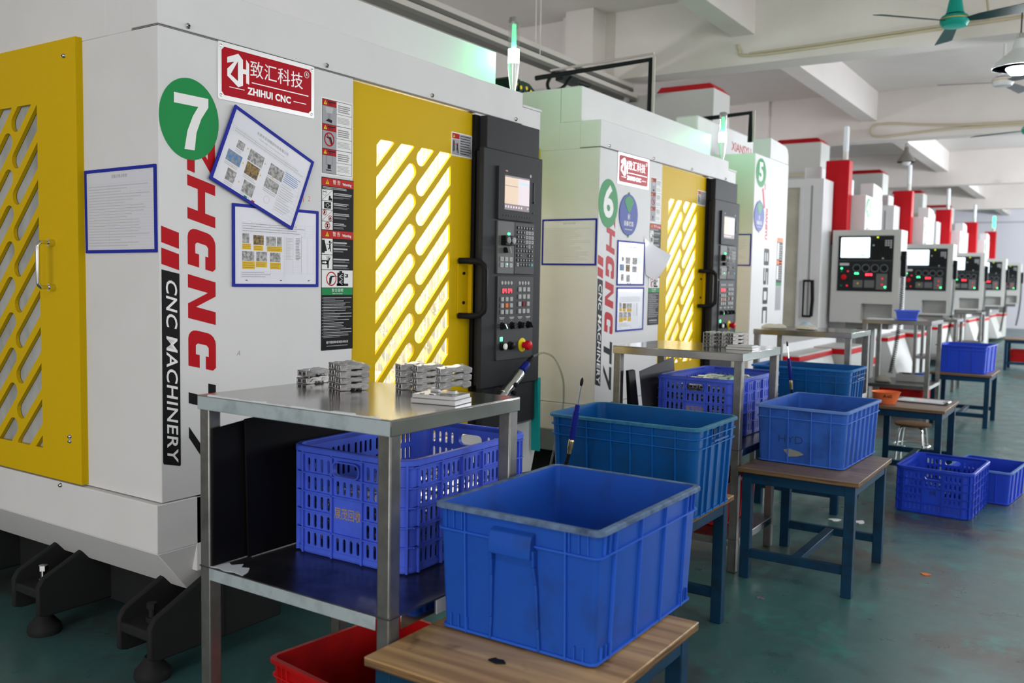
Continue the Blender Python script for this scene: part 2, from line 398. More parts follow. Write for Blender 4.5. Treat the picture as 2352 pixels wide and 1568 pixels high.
for k, (a, b) in enumerate(((0.0, 4.2), (4.8, 9.6), (10.2, 15.4), (16.0, 21.4))):
    q = MB(GALV).box(7.26, 7.30, a, b, 1.0, 1.05).box(7.26, 7.30, a, b, 3.35, 3.4).box(7.26, 7.30, a, b, 2.5, 2.54)
    for j in range(5): q.box(7.26, 7.30, a+(b-a)*j/4-0.02, a+(b-a)*j/4+0.02, 1.05, 3.35)
    struct(q.build('window_%d' % (k+1), smooth=0))
for y in (-1.4, 6.9, 12.36, 19.3, 26.2):
    struct(MB(PAINTW).box(-4.4, 7.2, y, y+0.32, 3.52, 4.22).build('ceiling_beam', smooth=0))
for x0, x1 in ((-0.62, -0.40), (4.2, 4.42)):
    for a, b in ((-1.08, 6.9), (7.22, 12.36), (12.68, 19.3), (19.62, 26.2), (26.52, 33.0)):
        struct(MB(PAINTW).box(x0, x1, a, b, 3.80, 4.22).build('ceiling_beam', smooth=0))
struct(MB(PAINTW).box(-2.36, -2.03, 6.62, 7.3, 0, 4.22).build('column', smooth=0))
struct(MB(PAINTW).box(-2.50, -2.36, 6.80, 7.2, 0, 4.22).box(-2.03, -1.98, 6.86, 7.2, 0, 3.52).build('column', smooth=0))
struct(MB(PAINTW).box(-2.36, -2.0, 12.3, 12.9, 0, 4.22).build('column', smooth=0))

# ---------------------------------------------------------------- machine of the first kind
def cap_holes(ua, ub, v0, v1, pairs, r=0.033, per=0.1345):
    """diagonal slots: for every column (u_lo, u_hi, end kind) clipped to the rectangle"""
    H = []
    rows = int((v1-v0+1.2)/per)+2
    for (uc, vc, side) in pairs:
        for k in range(-8, rows):
            v = vc - per*k
            if side == 'L': a = (uc-0.6, v-0.6); b = (uc, v)
            elif side == 'R': a = (uc, v); b = (uc+0.6, v+0.6)
            else: a = (uc-side, v-side); b = (uc, v)
            c = clip(capsule(a, b, r), ua, ub, v0, v1)
            if len(c) >= 3:
                ar = abs(sum(c[i][0]*c[(i+1) % len(c)][1]-c[(i+1) % len(c)][0]*c[i][1] for i in range(len(c))))/2
                if ar > 0.0004: H.append(c)
    return H
def bolt(parent, p, ax, r=0.009):
    q = MB(CHROME); e = Vector(p) + Vector(ax)*0.006; f = Vector(p) + Vector(ax)*0.0095
    q.tube([p, e, f], [r, r*0.85, r*0.45], 14); q.cyl(f, f+Vector(ax)*0.0004, r*0.4, seg=6, m=BLACK)
    return q.build('bolt', parent)
def lines(q, u0, u1, v0, v1, n, m, h0, h1, th=0.55, rag=0.2, rng=random.Random(3)):
    """rows of tiny print"""
    d = (v1-v0)/n
    for k in range(n):
        e = u1 - (u1-u0)*rng.random()*rag
        q.box(u0, e, v1-d*(k+0.5)-d*th/2, v1-d*(k+0.5)+d*th/2, h0, h1, m)
def no_sign(q, cu, cv, r, h, pict=INK):
    q.fill([circ(cu, cv, r), circ(cu, cv, r*0.80)], 0.0003, INKR, FZ(0, 0, h))
    q.box(-r*0.85, r*0.85, -r*0.07, r*0.07, h, h+0.0003, INKR, Matrix.Translation((cu, cv, 0)) @ Matrix.Rotation(R(-60), 4, 'Z'))
def tri(q, cu, cv, s, h):
    q.prism([(cu-s, cv-s*0.8), (cu+s, cv-s*0.8), (cu, cv+s)], h, h+0.0003, 'xy', INKY)
    q.box(cu-s*0.1, cu+s*0.1, cv-s*0.3, cv+s*0.45, h+0.0003, h+0.0005, INK).box(cu-s*0.1, cu+s*0.1, cv-s*0.6, cv-s*0.42, h+0.0003, h+0.0005, INK)

def hazard_sticker(parent):
    q = MB(SIGNW, FX(0.0, 0.730, 1.795)); W, H = 0.180, 0.303
    q.fill([rrect(0, W, 0, H, 0.006)], 0.0006)
    q.box(0.006, W-0.006, 0.006, H-0.006, 0.0006, 0.0009, INK)
    cw = 0.085
    for k in range(3):
        v1 = H-0.008-k*0.0965; v0 = v1-0.0945
        q.box(0.008, cw-0.0015, v1-0.023, v1, 0.0009, 0.0012, INKR); tri(q, 0.023, v1-0.012, 0.009, 0.0012)
        q.text('警 告', 0.009, INK, FZ(0.055, v1-0.016, 0.0012), h=0.0003); q.box(0.036, 0.078, v1-0.010, v1-0.005, 0.0012, 0.0015, INK)
        q.box(0.008, cw-0.0015, v0, v1-0.0245, 0.0009, 0.0012, STKG)
        q.box(cw, W-0.008, v0+0.047, v1, 0.0009, 0.0012, SIGNW); q.box(cw, W-0.008, v0, v0+0.0455, 0.0009, 0.0012, SIGNW)
        lines(q, cw+0.008, W-0.014, v0+0.053, v1-0.010, 4, INKG, 0.0012, 0.0014)
        lines(q, cw+0.006, W-0.014, v0+0.010, v0+0.036, 5, INKL, 0.0012, 0.0014, 0.6)
        c = 0.045; b = v0+0.006
        if k == 0:
            q.prism([(c-0.022, b+0.060), (c+0.022, b+0.060), (c+0.020, b+0.052), (c+0.016, b+0.038), (c-0.016, b+0.038), (c-0.020, b+0.052)], 0.0012, 0.0014, 'xy', INKL)
            q.box(c-0.008, c+0.008, b+0.014, b+0.036, 0.0012, 0.0014, INKG); q.prism([(c-0.02, b+0.006), (c+0.012, b), (c+0.016, b+0.010), (c-0.004, b+0.016)], 0.0014, 0.0016, 'xy', INK)
        elif k == 1:
            no_sign(q, c, b+0.031, 0.028, 0.0014)
            q.prism([(c-0.016, b+0.042), (c+0.010, b+0.040), (c+0.018, b+0.016), (c+0.012, b+0.012), (c+0.004, b+0.032), (c-0.006, b+0.034), (c-0.016, b+0.038)], 0.0012, 0.0014, 'xy', INK)
        else:
            q.fill([[(c-0.017, b+0.028), (c+0.017, b+0.028), (c+0.017, b+0.066), (c-0.017, b+0.066)], [(c-0.016, b+0.029), (c+0.016, b+0.029), (c+0.016, b+0.065), (c-0.016, b+0.065)]], 0.0002, INK, FZ(0, 0, 0.0012))
            q.box(c-0.009, c+0.009, b+0.012, b+0.028, 0.0012, 0.0014, INK); q.box(c-0.017, c+0.012, b+0.004, b+0.008, 0.0012, 0.0014, INK)
    return q.build('hazard_sticker', parent, smooth=0)

def warning_sticker(parent):
    W, H = 0.182, 0.692
    q = MB(INK, FX(0.0, 0.734, 1.094)); q.fill([rrect(0, W, 0, H, 0.003)], 0.0006)
    iw = 0.062; a, b = 0.0006, 0.0009
    SR = mat('sticker_red', (0.50, 0.025, 0.02), 0.45)
    def poly(pts, m=INK, h=b): q.prism(pts, h, h+0.0002, 'xy', m)
    def head(v0, v1):
        q.box(0.002, W-0.002, v0, v1, a, b, SR); m = (v0+v1)/2
        tri(q, 0.032, m, 0.010, b); q.text('警 告', 0.019, SIGNW, FZ(0.084, m+0.001, b), h=0.0003); q.text('Warning', 0.0145, SIGNW, FZ(0.143, m-0.002, b), h=0.0003, bold=0.0004)
    def pic(v0, v1): q.box(0.003, iw, v0, v1, a, b, SIGNW)
    head(0.658, 0.689); lines(q, 0.006, W-0.012, 0.646, 0.656, 2, INKL, a, b, 0.5)
    for i, (v0, v1) in enumerate(((0.600, 0.644), (0.565, 0.598), (0.519, 0.563), (0.485, 0.517))):
        pic(v0, v1); m = (v0+v1)/2
        lines(q, iw+0.005, W-0.006, m+0.001, m+0.013, 2, INKL, a, b, 0.6, 0.5); lines(q, iw+0.005, W-0.01, m-0.011, m-0.003, 2, INKG, a, b, 0.45, 0.5)
        if i in (0, 2): q.box(-0.035, 0.035, -0.0006, 0.0006, b, b+0.0002, INK, Matrix.Translation((0.032, m, 0)) @ Matrix.Rotation(R(36), 4, 'Z'))
        if i == 0:
            q.fill([circ(0.017, m+0.009, 0.010, 24, 0.012), circ(0.017, m+0.009, 0.009, 24, 0.011)], 0.0002, INK, FZ(0, 0, b)); q.box(0.009, 0.025, m+0.010, m+0.013, b, b+0.0003, INK)
            poly([(0.038, m-0.020), (0.060, m-0.020), (0.060, m-0.014), (0.050, m-0.009), (0.050, m-0.002), (0.041, m-0.002)])
        elif i == 1:
            q.box(0.014, 0.052, m-0.013, m+0.013, b, b+0.0002, INK); q.fill([circ(0.033, m, 0.0085), circ(0.033, m, 0.0072)], 0.0002, SIGNW, FZ(0, 0, b+0.0002)); q.box(0.018, 0.026, m-0.0006, m+0.0006, b+0.0002, b+0.0004, SIGNW).box(0.041, 0.049, m-0.0006, m+0.0006, b+0.0002, b+0.0004, SIGNW)
        elif i == 2:
            poly([(0.010, m+0.004), (0.022, m+0.010), (0.020, m+0.020), (0.014, m+0.016)]); no_sign(q, 0.017, m+0.011, 0.0115, b+0.0002)
            poly([(0.042, m-0.017), (0.054, m-0.013), (0.050, m-0.004), (0.044, m-0.008)]); no_sign(q, 0.048, m-0.010, 0.0115, b+0.0002)
        else:
            poly([(0.025, m-0.008), (0.040, m-0.008), (0.036, m), (0.040, m+0.008), (0.025, m+0.008), (0.030, m)]); no_sign(q, 0.033, m, 0.0145, b+0.0002)
    head(0.451, 0.482); pic(0.386, 0.449); pic(0.326, 0.384)
    o = 0.386
    poly([(0.003, o+0.006), (0.018, o+0.006), (0.018, o+0.012), (0.031, o+0.014), (0.017, o+0.058), (0.003, o+0.058)])
    q.fill([circ(0.046, o+0.050, 0.0055, 12)], 0.0002, INK, FZ(0, 0, b)); poly([(0.043, o+0.044), (0.050, o+0.044), (0.051, o+0.028), (0.053, o+0.012), (0.049, o+0.012), (0.046, o+0.024), (0.036, o+0.018), (0.036, o+0.021), (0.043, o+0.029)])
    q.box(0.028, 0.046, o+0.040, o+0.0425, b, b+0.0002, INK); poly([(0.050, o+0.040), (0.059, o+0.050), (0.057, o+0.052), (0.049, o+0.043)])
    o = 0.326
    q.box(0.003, 0.036, o+0.020, o+0.037, b, b+0.0002, INK); poly([(0.006, o+0.026), (0.02, o+0.026), (0.02, o+0.022), (0.03, o+0.0285), (0.02, o+0.035), (0.02, o+0.031), (0.006, o+0.031)], SIGNW, b+0.0002)
    q.box(0.033, 0.041, o+0.005, o+0.035, b, b+0.0002, INK); poly([(0.035, o+0.030), (0.041, o+0.030), (0.050, o+0.046), (0.046, o+0.048), (0.040, o+0.040)])
    for j in range(4): q.box(0, 0.0018, 0, 0.016, b, b+0.0002, INK, Matrix.Translation((0.034+j*0.003, o+0.038, 0)) @ Matrix.Rotation(R(22-14*j), 4, 'Z'))
    for v in (0.430, 0.405, 0.363, 0.338): lines(q, iw+0.005, W-0.006, v, v+0.009, 1, INKL, a, b, 0.7, 0.3); lines(q, iw+0.005, W-0.01, v-0.009, v-0.002, 2, INKG, a, b, 0.45, 0.5)
    q.box(0.003, W-0.003, 0.254, 0.324, a, b, SIGNW)
    q.fill([circ(0.056, 0.289, 0.029, 28), circ(0.056, 0.289, 0.024, 28)], 0.0002, INKR, FZ(0, 0, b))
    poly([(0.044, 0.268), (0.054, 0.268), (0.060, 0.294), (0.075, 0.297), (0.074, 0.302), (0.052, 0.301), (0.044, 0.290)])
    q.box(0.090, 0.128, 0.260, 0.314, b, b+0.0002, INK).box(0.101, 0.118, 0.314, 0.321, b, b+0.0002, INK).box(0.086, 0.153, 0.260, 0.270, b, b+0.0002, INK).box(0.132, 0.151, 0.295, 0.309, b, b+0.0002, INK).box(0.134, 0.142, 0.299, 0.306, b+0.0002, b+0.0004, SIGNW)
    for vv in (0.298, 0.276):
        for an in (-28, 0, 28): q.box(0, 0.022, -0.001, 0.001, b+0.0002, b+0.0004, SIGNW, Matrix.Translation((0.100, vv, 0)) @ Matrix.Rotation(R(an), 4, 'Z'))
    q.box(0.072, 0.1, 0.297, 0.299, b, b+0.0002, INK)
    q.box(0.003, W-0.003, 0.224, 0.252, a, b, INKGR); q.text('安全说明', 0.0155, SIGNW, FZ(W/2, 0.2415, b), h=0.0003, space=1.15); q.text('Safety instructions', 0.0078, SIGNW, FZ(W/2, 0.2295, b), h=0.0003)
    for k in range(13):
        v = 0.209-k*0.0128; lines(q, 0.012, W-0.006, v, v+0.006, 1, INKL, a, b, 0.45, 0.3); lines(q, 0.012, W-0.006, v-0.0055, v-0.001, 1, INKG, a, b, 0.4, 0.7); q.box(0.006, 0.009, v+0.001, v+0.004, a, b, INKL)
    q.text('请不要拆除或涂损本标语', 0.0115, SIGNW, FZ(W/2, 0.031, a), h=0.0003); lines(q, 0.03, W-0.03, 0.014, 0.020, 1, INKG, a, b, 0.5, 0)
    return q.build('warning_sticker', parent, smooth=0)
def letters(q, W):
    """ZHCNC cut from red film: reads downwards, tops of the letters to the right; local u across 0..W, v down from 0"""
    def P(pts): return [(u, -v) for u, v in pts]
    # outlines measured on the machine: u to the right (letter tops), v downwards
    sl = 0.028                                                   # slant: the top of a letter lags
    def slant(pts): return [(u, -(v + sl*(u/W))) for u, v in pts]
    t = 0.036
    def Z(v): return [slant([(0, v), (0, v+0.155), (0.030, v+0.155), (0.030, v+0.062), (W, v+0.155), (W, v), (W-0.030, v), (W-0.030, v+0.093), (0, v)])]
    def Hh(v): return [slant([(0, v), (W, v), (W, v+t), (W*0.63, v+t), (W*0.63, v+0.110), (W, v+0.110), (W, v+0.148), (0, v+0.148), (0, v+0.110), (W*0.37, v+0.110), (W*0.37, v+t), (0, v+t)])]
    def Cc(v):
        o = []
        L = 0.128; r = 0.034
        outer = [(0, v+L), (0, v+r)] + [(r-r*cos(a), v+r-r*sin(a)) for a in (0.4, 0.8, 1.2)] + [(r, v), (W-r, v)] + [(W-r+r*sin(a), v+r-r*cos(a)) for a in (0.4, 0.8, 1.2)] + [(W, v+r), (W, v+L-0.012), (W-0.012, v+L), (W*0.63, v+L), (W*0.63, v+L-0.045), (W-0.030, v+L-0.045), (W-0.030, v+0.052), (W-0.038, v+0.044), (0.038, v+0.044), (0.030, v+0.052), (0.030, v+L-0.045), (W*0.40, v+L-0.045), (W*0.40, v+L), (0.012, v+L)]
        return [slant(outer)]
    def Nn(v): return [slant([(0, v), (W, v), (W, v+0.050), (W*0.28, v+0.105), (W, v+0.105), (W, v+0.150), (0, v+0.150), (0, v+0.100), (W*0.72, v+0.045), (0, v+0.045)])]
    for f, v in ((Z, 0.0), (Hh, 0.170), (Cc, 0.345), (Nn, 0.507), (Cc, 0.693)):
        for l in f(v): q.fill([l], 0.0008)
    return q

def plate(parent):
    q = MB(SILVERP, FX(0.0, 0.235, 2.004)); W, H = 0.456, 0.198
    q.fill([rrect(0, W, 0, H, 0.006)], 0.003); pl = q.build('name_plate', parent, smooth=0)
    q = MB(mat('plate_red_enamel', (0.42, 0.008, 0.018), 0.35), FX(0.003, 0.235, 2.004))
    m, n = 0.016, 0.012
    q.fill([[(m+n, m), (W-m-n, m), (W-m-n, m+0.004), (W-m, m+n), (W-m, H-m-n), (W-m-n, H-m), (m+n, H-m), (m, H-m-n), (m, m+n)]], 0.0006).build('enamel_field', pl, smooth=0)
    q = MB(SILVERP, FX(0.0036, 0.235, 2.004))
    # emblem: hexagon outline broken into a Z and an H
    e = lambda pts: [(0.085+u*0.048, 0.112+v*0.052) for u, v in pts]
    q.fill([e([(-0.95, 0.35), (-0.95, 0.72), (0.05, 1.12), (0.48, 0.78), (0.48, 0.18), (0.78, 0.18), (0.78, 0.85), (1.06, 0.62), (1.06, -0.78), (0.78, -0.72), (0.78, -0.14), (0.48, -0.14), (0.48, -0.95), (0.05, -1.12), (-0.95, -0.52), (-0.95, -0.05), (-0.32, 0.52)]), e([(-0.66, -0.38), (0.02, -0.72), (0.02, 0.62)])], 0.0008)
    q.build('emblem', pl, smooth=0)
    q = MB(SILVERP, FX(0.0036, 0.235, 2.004))
    q.text('致汇科技', 0.064, None, FZ(0.268, 0.126, 0), h=0.0008, space=1.02); q.text('R', 0.014, None, FZ(0.415, 0.160, 0), h=0.0008, bold=0.0003); q.fill([circ(0.415, 0.160, 0.0125), circ(0.415, 0.160, 0.0108)], 0.0008)
    q.box(0.148, 0.424, 0.079, 0.0825, 0, 0.0008).box(0.048, 0.115, 0.047, 0.0495, 0, 0.0008).box(0.348, 0.412, 0.047, 0.0495, 0, 0.0008)
    q.text('ZHIHUI CNC', 0.034, None, FZ(0.232, 0.048, 0), h=0.0008, bold=0.0013, space=1.05)
    q.build('lettering', pl, smooth=0)
    q = MB(CHROME, FX(0.003, 0.235, 2.004))
    for u in (0.013, W-0.013):
        for v in (0.014, H-0.014): q = MB(CHROME, FX(0.003, 0.235, 2.004)); q.lathe([(0.0055, 0), (0.005, 0.002), (0.0025, 0.003)], (u, v, 0), 12); q.build('rivet', pl)
    return pl
def badge(parent, num, y, z, ru, rv):
    q = MB(GREEN, FX(0.0, y, z)); q.fill([circ(0, 0, ru, 48, rv)], 0.0016); b = q.build('number_badge', parent, smooth=0)
    q = MB(SIGNW, FX(0.0016, y, z))
    if num == '7': q.fill([[(-0.062, 0.080), (0.075, 0.080), (0.075, 0.050), (0.046, 0.008), (0.026, -0.042), (0.018, -0.102), (-0.022, -0.102), (-0.010, -0.040), (0.012, 0.012), (0.034, 0.046), (-0.062, 0.046)]], 0.0005)
    else: q.text(num, rv*1.75, None, FZ(0, 0, 0), h=0.0005, bold=0.008, sx=1.05)
    q.build('numeral', b, smooth=0); return b

def tower_light(parent, x, y, z, lit=True):
    q = MB(mat('tower_silver', (0.62, 0.63, 0.63), 0.3, 0.3)); q.lathe([(0.012, 0), (0.016, 0.03), (0.024, 0.08), (0.030, 0.13), (0.031, 0.152)], (x, y, z), 24)
    s = q.build('signal_tower', parent)
    q = MB(EGREEN); q.lathe([(0.024, 0.152), (0.029, 0.153), (0.029, 0.226), (0.024, 0.227)], (x, y, z), 24); q.build('lit_segment', s)
    q = MB(CLEAR); q.lathe([(0.030, 0.226), (0.0295, 0.352)], (x, y, z), 24); q.build('clear_tube', s)
    q = MB(mat('tower_core_green', (0.35, 0.75, 0.55), 0.3, emit=((0.12, 1.0, 0.42), 0.5))); q.lathe([(0.013, 0.227), (0.011, 0.352)], (x, y, z), 12); q.build('light_core', s)
    q = MB(CHROME); q.lathe([(0.0315, 0.350), (0.0315, 0.378), (0.028, 0.388), (0.016, 0.392)], (x, y, z), 24); q.build('end_cap', s)
    return s

def control_panel(P):
    q = MB(DGREY); q.box(0.001, 0.045, 1.80, 2.285, 0.635, 2.19); body = q.build('panel_column', P, bevel=0.004)
    q = MB(DGREY); q.box(0.045, 0.072, 1.735, 2.280, 0.850, 2.030); q.box(0.001, 0.046, 1.775, 1.81, 0.86, 2.02); bx = q.build('control_box', P, bevel=0.006)
    D = 0.072
    q = MB(DGREY, FX(D, 1.850, 1.690)); q.fill([rrect(0, 0.338, 0, 0.260, 0.006)], 0.014); bz = q.build('screen_bezel', P, bevel=0.002)
    q = MB(ESCW, FX(D+0.0142, 1.903, 1.740)); W, H = 0.227, 0.170
    q.box(0, 0.122, 0.030, H-0.008, 0, 0.0006).box(0.122, W, 0.030, H-0.008, 0, 0.0006, ESCP).box(0, W, 0, 0.030, 0, 0.0006, ESCD).box(0, W, H-0.008, H, 0, 0.0006, ESCD)
    q.box(0.128, W-0.004, 0.135, 0.141, 0.0006, 0.0008, emis('screen_blue', (0.25, 0.55, 0.85), 0.8)).box(0.0, 0.118, 0.118, 0.1205, 0.0006, 0.0008, ESCD)
    for k in range(4): q.box(0.012+k*0.03, 0.014+k*0.03, 0.035, 0.157, 0.0006, 0.0008, emis('screen_tan', (0.6, 0.46, 0.35), 0.7))
    for k in range(7): q.box(0.004+k*0.024, 0.016+k*0.024, 0.010, 0.021, 0.0006, 0.0008, ESCP)
    q.box(W-0.018, W-0.008, 0.012, 0.022, 0.0006, 0.0008, ESCP); q.build('screen', bz, smooth=0)
    q = MB(PANEL2, FX(D+0.014, 1.850, 1.690))
    for k in range(11): q.box(0.042+k*0.0245, 0.056+k*0.0245, 0.018, 0.024, 0, 0.002, BLACK)
    q.box(0.318, 0.328, 0.11, 0.205, 0, 0.003, BLACK).box(0.318, 0.334, 0.098, 0.108, 0, 0.006, BLACK).box(0.316, 0.332, 0.045, 0.050, 0, 0.004, BLACK)
    q.box(0.052, 0.060, 0.238, 0.245, 0, 0.0006, INKR).box(0.061, 0.078, 0.238, 0.244, 0, 0.0006, INKL).lathe([(0.008, 0), (0.008, 0.001)], (0.29, 0.236, 0), 10, INKL)
    q.build('screen_keys', bz, smooth=0)
    # middle: operator keys and keyboard
    q = MB(PANEL, FX(D, 1.855, 1.420)); q.box(0, 0.150, 0, 0.262, 0, 0.010, PANEL2).box(0.151, 0.335, 0, 0.262, 0, 0.012, PANEL); kb = q.build('keyboard_panel', P, bevel=0.0015)
    q = MB(KNOBW, FX(D+0.010, 1.855, 1.420)); rng = random.Random(5)
    for j in range(9):
        for i in range(6):
            u = 0.170+i*0.0265; v = 0.236-j*0.0235
            if j == 6 and i in (2, 3): continue
            li = (j in (1, 2, 3) and i > 2) or (j == 4 and i == 4) or (j == 8 and i == 0)
            mm = KNOBW if li else (mat('key_teal', (0.02, 0.30, 0.30), 0.4) if (j == 8 and i == 5) else BLACK)
            q.box(u, u+0.019, v-0.008, v+0.008, 0, 0.006, mm); q.box(u+0.006, u+0.012, v-0.003, v+0.004, 0.006, 0.0063, INK if li else INKL)
    q.build('keyboard_keys', kb, smooth=0)
    q = MB(KNOBW, FX(D+0.010, 1.855, 1.420))
    for j in range(2):
        for i in range(3): q.box(0.022+i*0.040, 0.048+i*0.040, 0.062-j*0.030, 0.084-j*0.030, 0, 0.006); q.box(0.031+i*0.04, 0.038+i*0.04, 0.070-j*0.03, 0.077-j*0.03, 0.006, 0.0063, INKG)
    q.lathe([(0.003, 0), (0.003, 0.002)], (0.078, 0.048, 0.006), 10, ELED); q.build('function_keys', kb, smooth=0)
    q = MB(BLACK, FX(D+0.010, 1.855, 1.420))
    q.box(0.028, 0.072, 0.142, 0.190, 0, 0.030).box(0.074, 0.118, 0.142, 0.190, 0, 0.030); b2 = q.build('push_button', kb, bevel=0.003)
    q = MB(KNOBW, FX(D+0.040, 1.855, 1.420)); q.lathe([(0.016, 0), (0.016, 0.006), (0.013, 0.008)], (0.050, 0.166, 0), 20, INKG); q.build('button_cap', b2); q = MB(KNOBW, FX(D+0.040, 1.855, 1.420)); q.lathe([(0.016, 0), (0.016, 0.006), (0.013, 0.008)], (0.096, 0.166, 0), 20); q.build('button_cap', b2)
    q = MB(ELED, FX(D+0.010, 1.855, 1.420)); q.lathe([(0.006, 0), (0.006, 0.008), (0.003, 0.010)], (0.092, 0.200, 0), 14); q.build('green_indicator', kb)
    q = MB(BLACK, FX(D+0.010, 1.855, 1.420)); q.lathe([(0.015, 0), (0.013, 0.020)], (0.065, 0.118, 0), 18).box(-0.004, 0.004, -0.016, 0.016, 0.018, 0.036, INKG, Matrix.Translation((0.065, 0.118, 0)) @ Matrix.Rotation(R(25), 4, 'Z')); q.build('key_switch', kb)
    # lower: operator panel
    q = MB(PANEL, FX(D, 1.862, 0.985)); q.fill([rrect(0, 0.334, 0, 0.422, 0.006)], 0.008); op = q.build('operator_panel', P, bevel=0.0015)
    F = FX(D+0.008, 1.862, 0.985)
    q = MB(KNOBW, F)
    for i in range(4):
        for u0 in (0.040, 0.200): q.lathe([(0.0095, 0), (0.0095, 0.002)], (u0+i*0.028, 0.389, 0), 16)
    q.build('indicator_lamp', op)
    q = MB(BLACK, F); q.box(0.034, 0.130, 0.334, 0.364, 0, 0.001)
    seg = {'0': 'abcdef', '4': 'fgbc'}
    for k, ch in enumerate('0404'):
        u = 0.044 + k*0.021 + (0.008 if k > 1 else 0); v = 0.338; w_, h_ = 0.013, 0.022
        pos = {'a': (0, w_, h_-0.003, h_), 'd': (0, w_, 0, 0.003), 'g': (0, w_, h_/2-0.0015, h_/2+0.0015), 'f': (0, 0.0032, h_/2, h_), 'e': (0, 0.0032, 0, h_/2), 'b': (w_-0.0032, w_, h_/2, h_), 'c': (w_-0.0032, w_, 0, h_/2)}
        for sname in seg[ch]: a = pos[sname]; q.box(u+a[0], u+a[1], v+a[2], v+a[3], 0.001, 0.0014, ERED)
    q.build('digit_display', op, smooth=0)
    q = MB(KNOBW, F)
    for j in range(3):
        for i in range(3): q.box(0.028+i*0.040, 0.052+i*0.040, 0.296-j*0.032, 0.318-j*0.032, 0, 0.007, INKO if (i, j) == (1, 1) else KNOBW)
    q.build('mode_keys', op, bevel=0.001); q = MB(KNOBW, F)
    for j in range(4):
        for i in range(3): q.box(0.188+i*0.040, 0.212+i*0.040, 0.345-j*0.0375, 0.368-j*0.0375, 0, 0.007, mat('key_dull_red', (0.18, 0.02, 0.025), 0.45) if (i, j) == (1, 2) else KNOBW)
    q.build('operator_keys', op, bevel=0.001)
    for k, u in enumerate((0.024, 0.113, 0.190, 0.267)):
        q = MB(BLACK, FX(D+0.008, 1.862+u+0.02, 0.985+0.172))
        for j in range(9): an = R(-30+30*j); q.box(0.024, 0.029, -0.0007, 0.0007, 0, 0.0006, INKL, Matrix.Rotation(an, 4, 'Z'))
        q.lathe([(0.019, 0), (0.019, 0.004), (0.016, 0.006), (0.0145, 0.022), (0.012, 0.024)], (0, 0, 0), 20); q.box(-0.003, 0.003, -0.014, 0.016, 0.022, 0.030, CHROME if k == 0 else BLACK, Matrix.Rotation(R(60*k+40), 4, 'Z')); q.box(-0.022, 0.022, 0.040, 0.044, 0, 0.0006, INKL).box(-0.016, 0.016, 0.034, 0.037, 0, 0.0006, INKL)
        q.build('rotary_knob', op)
    for k, u in enumerate((0.046, 0.120)):
        q = MB(BLACK, FX(D+0.008, 1.862+u, 0.985+0.070)); q.lathe([(0.022, 0), (0.022, 0.008), (0.018, 0.010), (0.017, 0.020)], (0, 0, 0), 22); b = q.build('round_button', op)
        q = MB(SIGNW if k == 0 else BLACK, FX(D+0.028, 1.862+u, 0.985+0.070)); q.lathe([(0.0155, 0), (0.0155, 0.006), (0.012, 0.008)], (0, 0, 0), 22); q.build('button_cap', b)
    q = MB(ELED, F); q.box(0.030, 0.050, 0.096, 0.116, 0, 0.002); q.build('lit_sign', op, smooth=0)
    q = MB(INKY, FX(D+0.008, 1.862+0.232, 0.985+0.068)); q.lathe([(0.036, 0), (0.036, 0.004), (0.030, 0.006), (0.024, 0.010)], (0, 0, 0), 28); e = q.build('emergency_stop', op)
    q = MB(mat('estop_red', (0.55, 0.012, 0.02), 0.3), FX(D+0.018, 1.862+0.232, 0.985+0.068)); q.lathe([(0.016, 0), (0.016, 0.018), (0.024, 0.020), (0.025, 0.034), (0.022, 0.042), (0.012, 0.046)], (0, 0, 0), 28); q.build('mushroom_head', e)

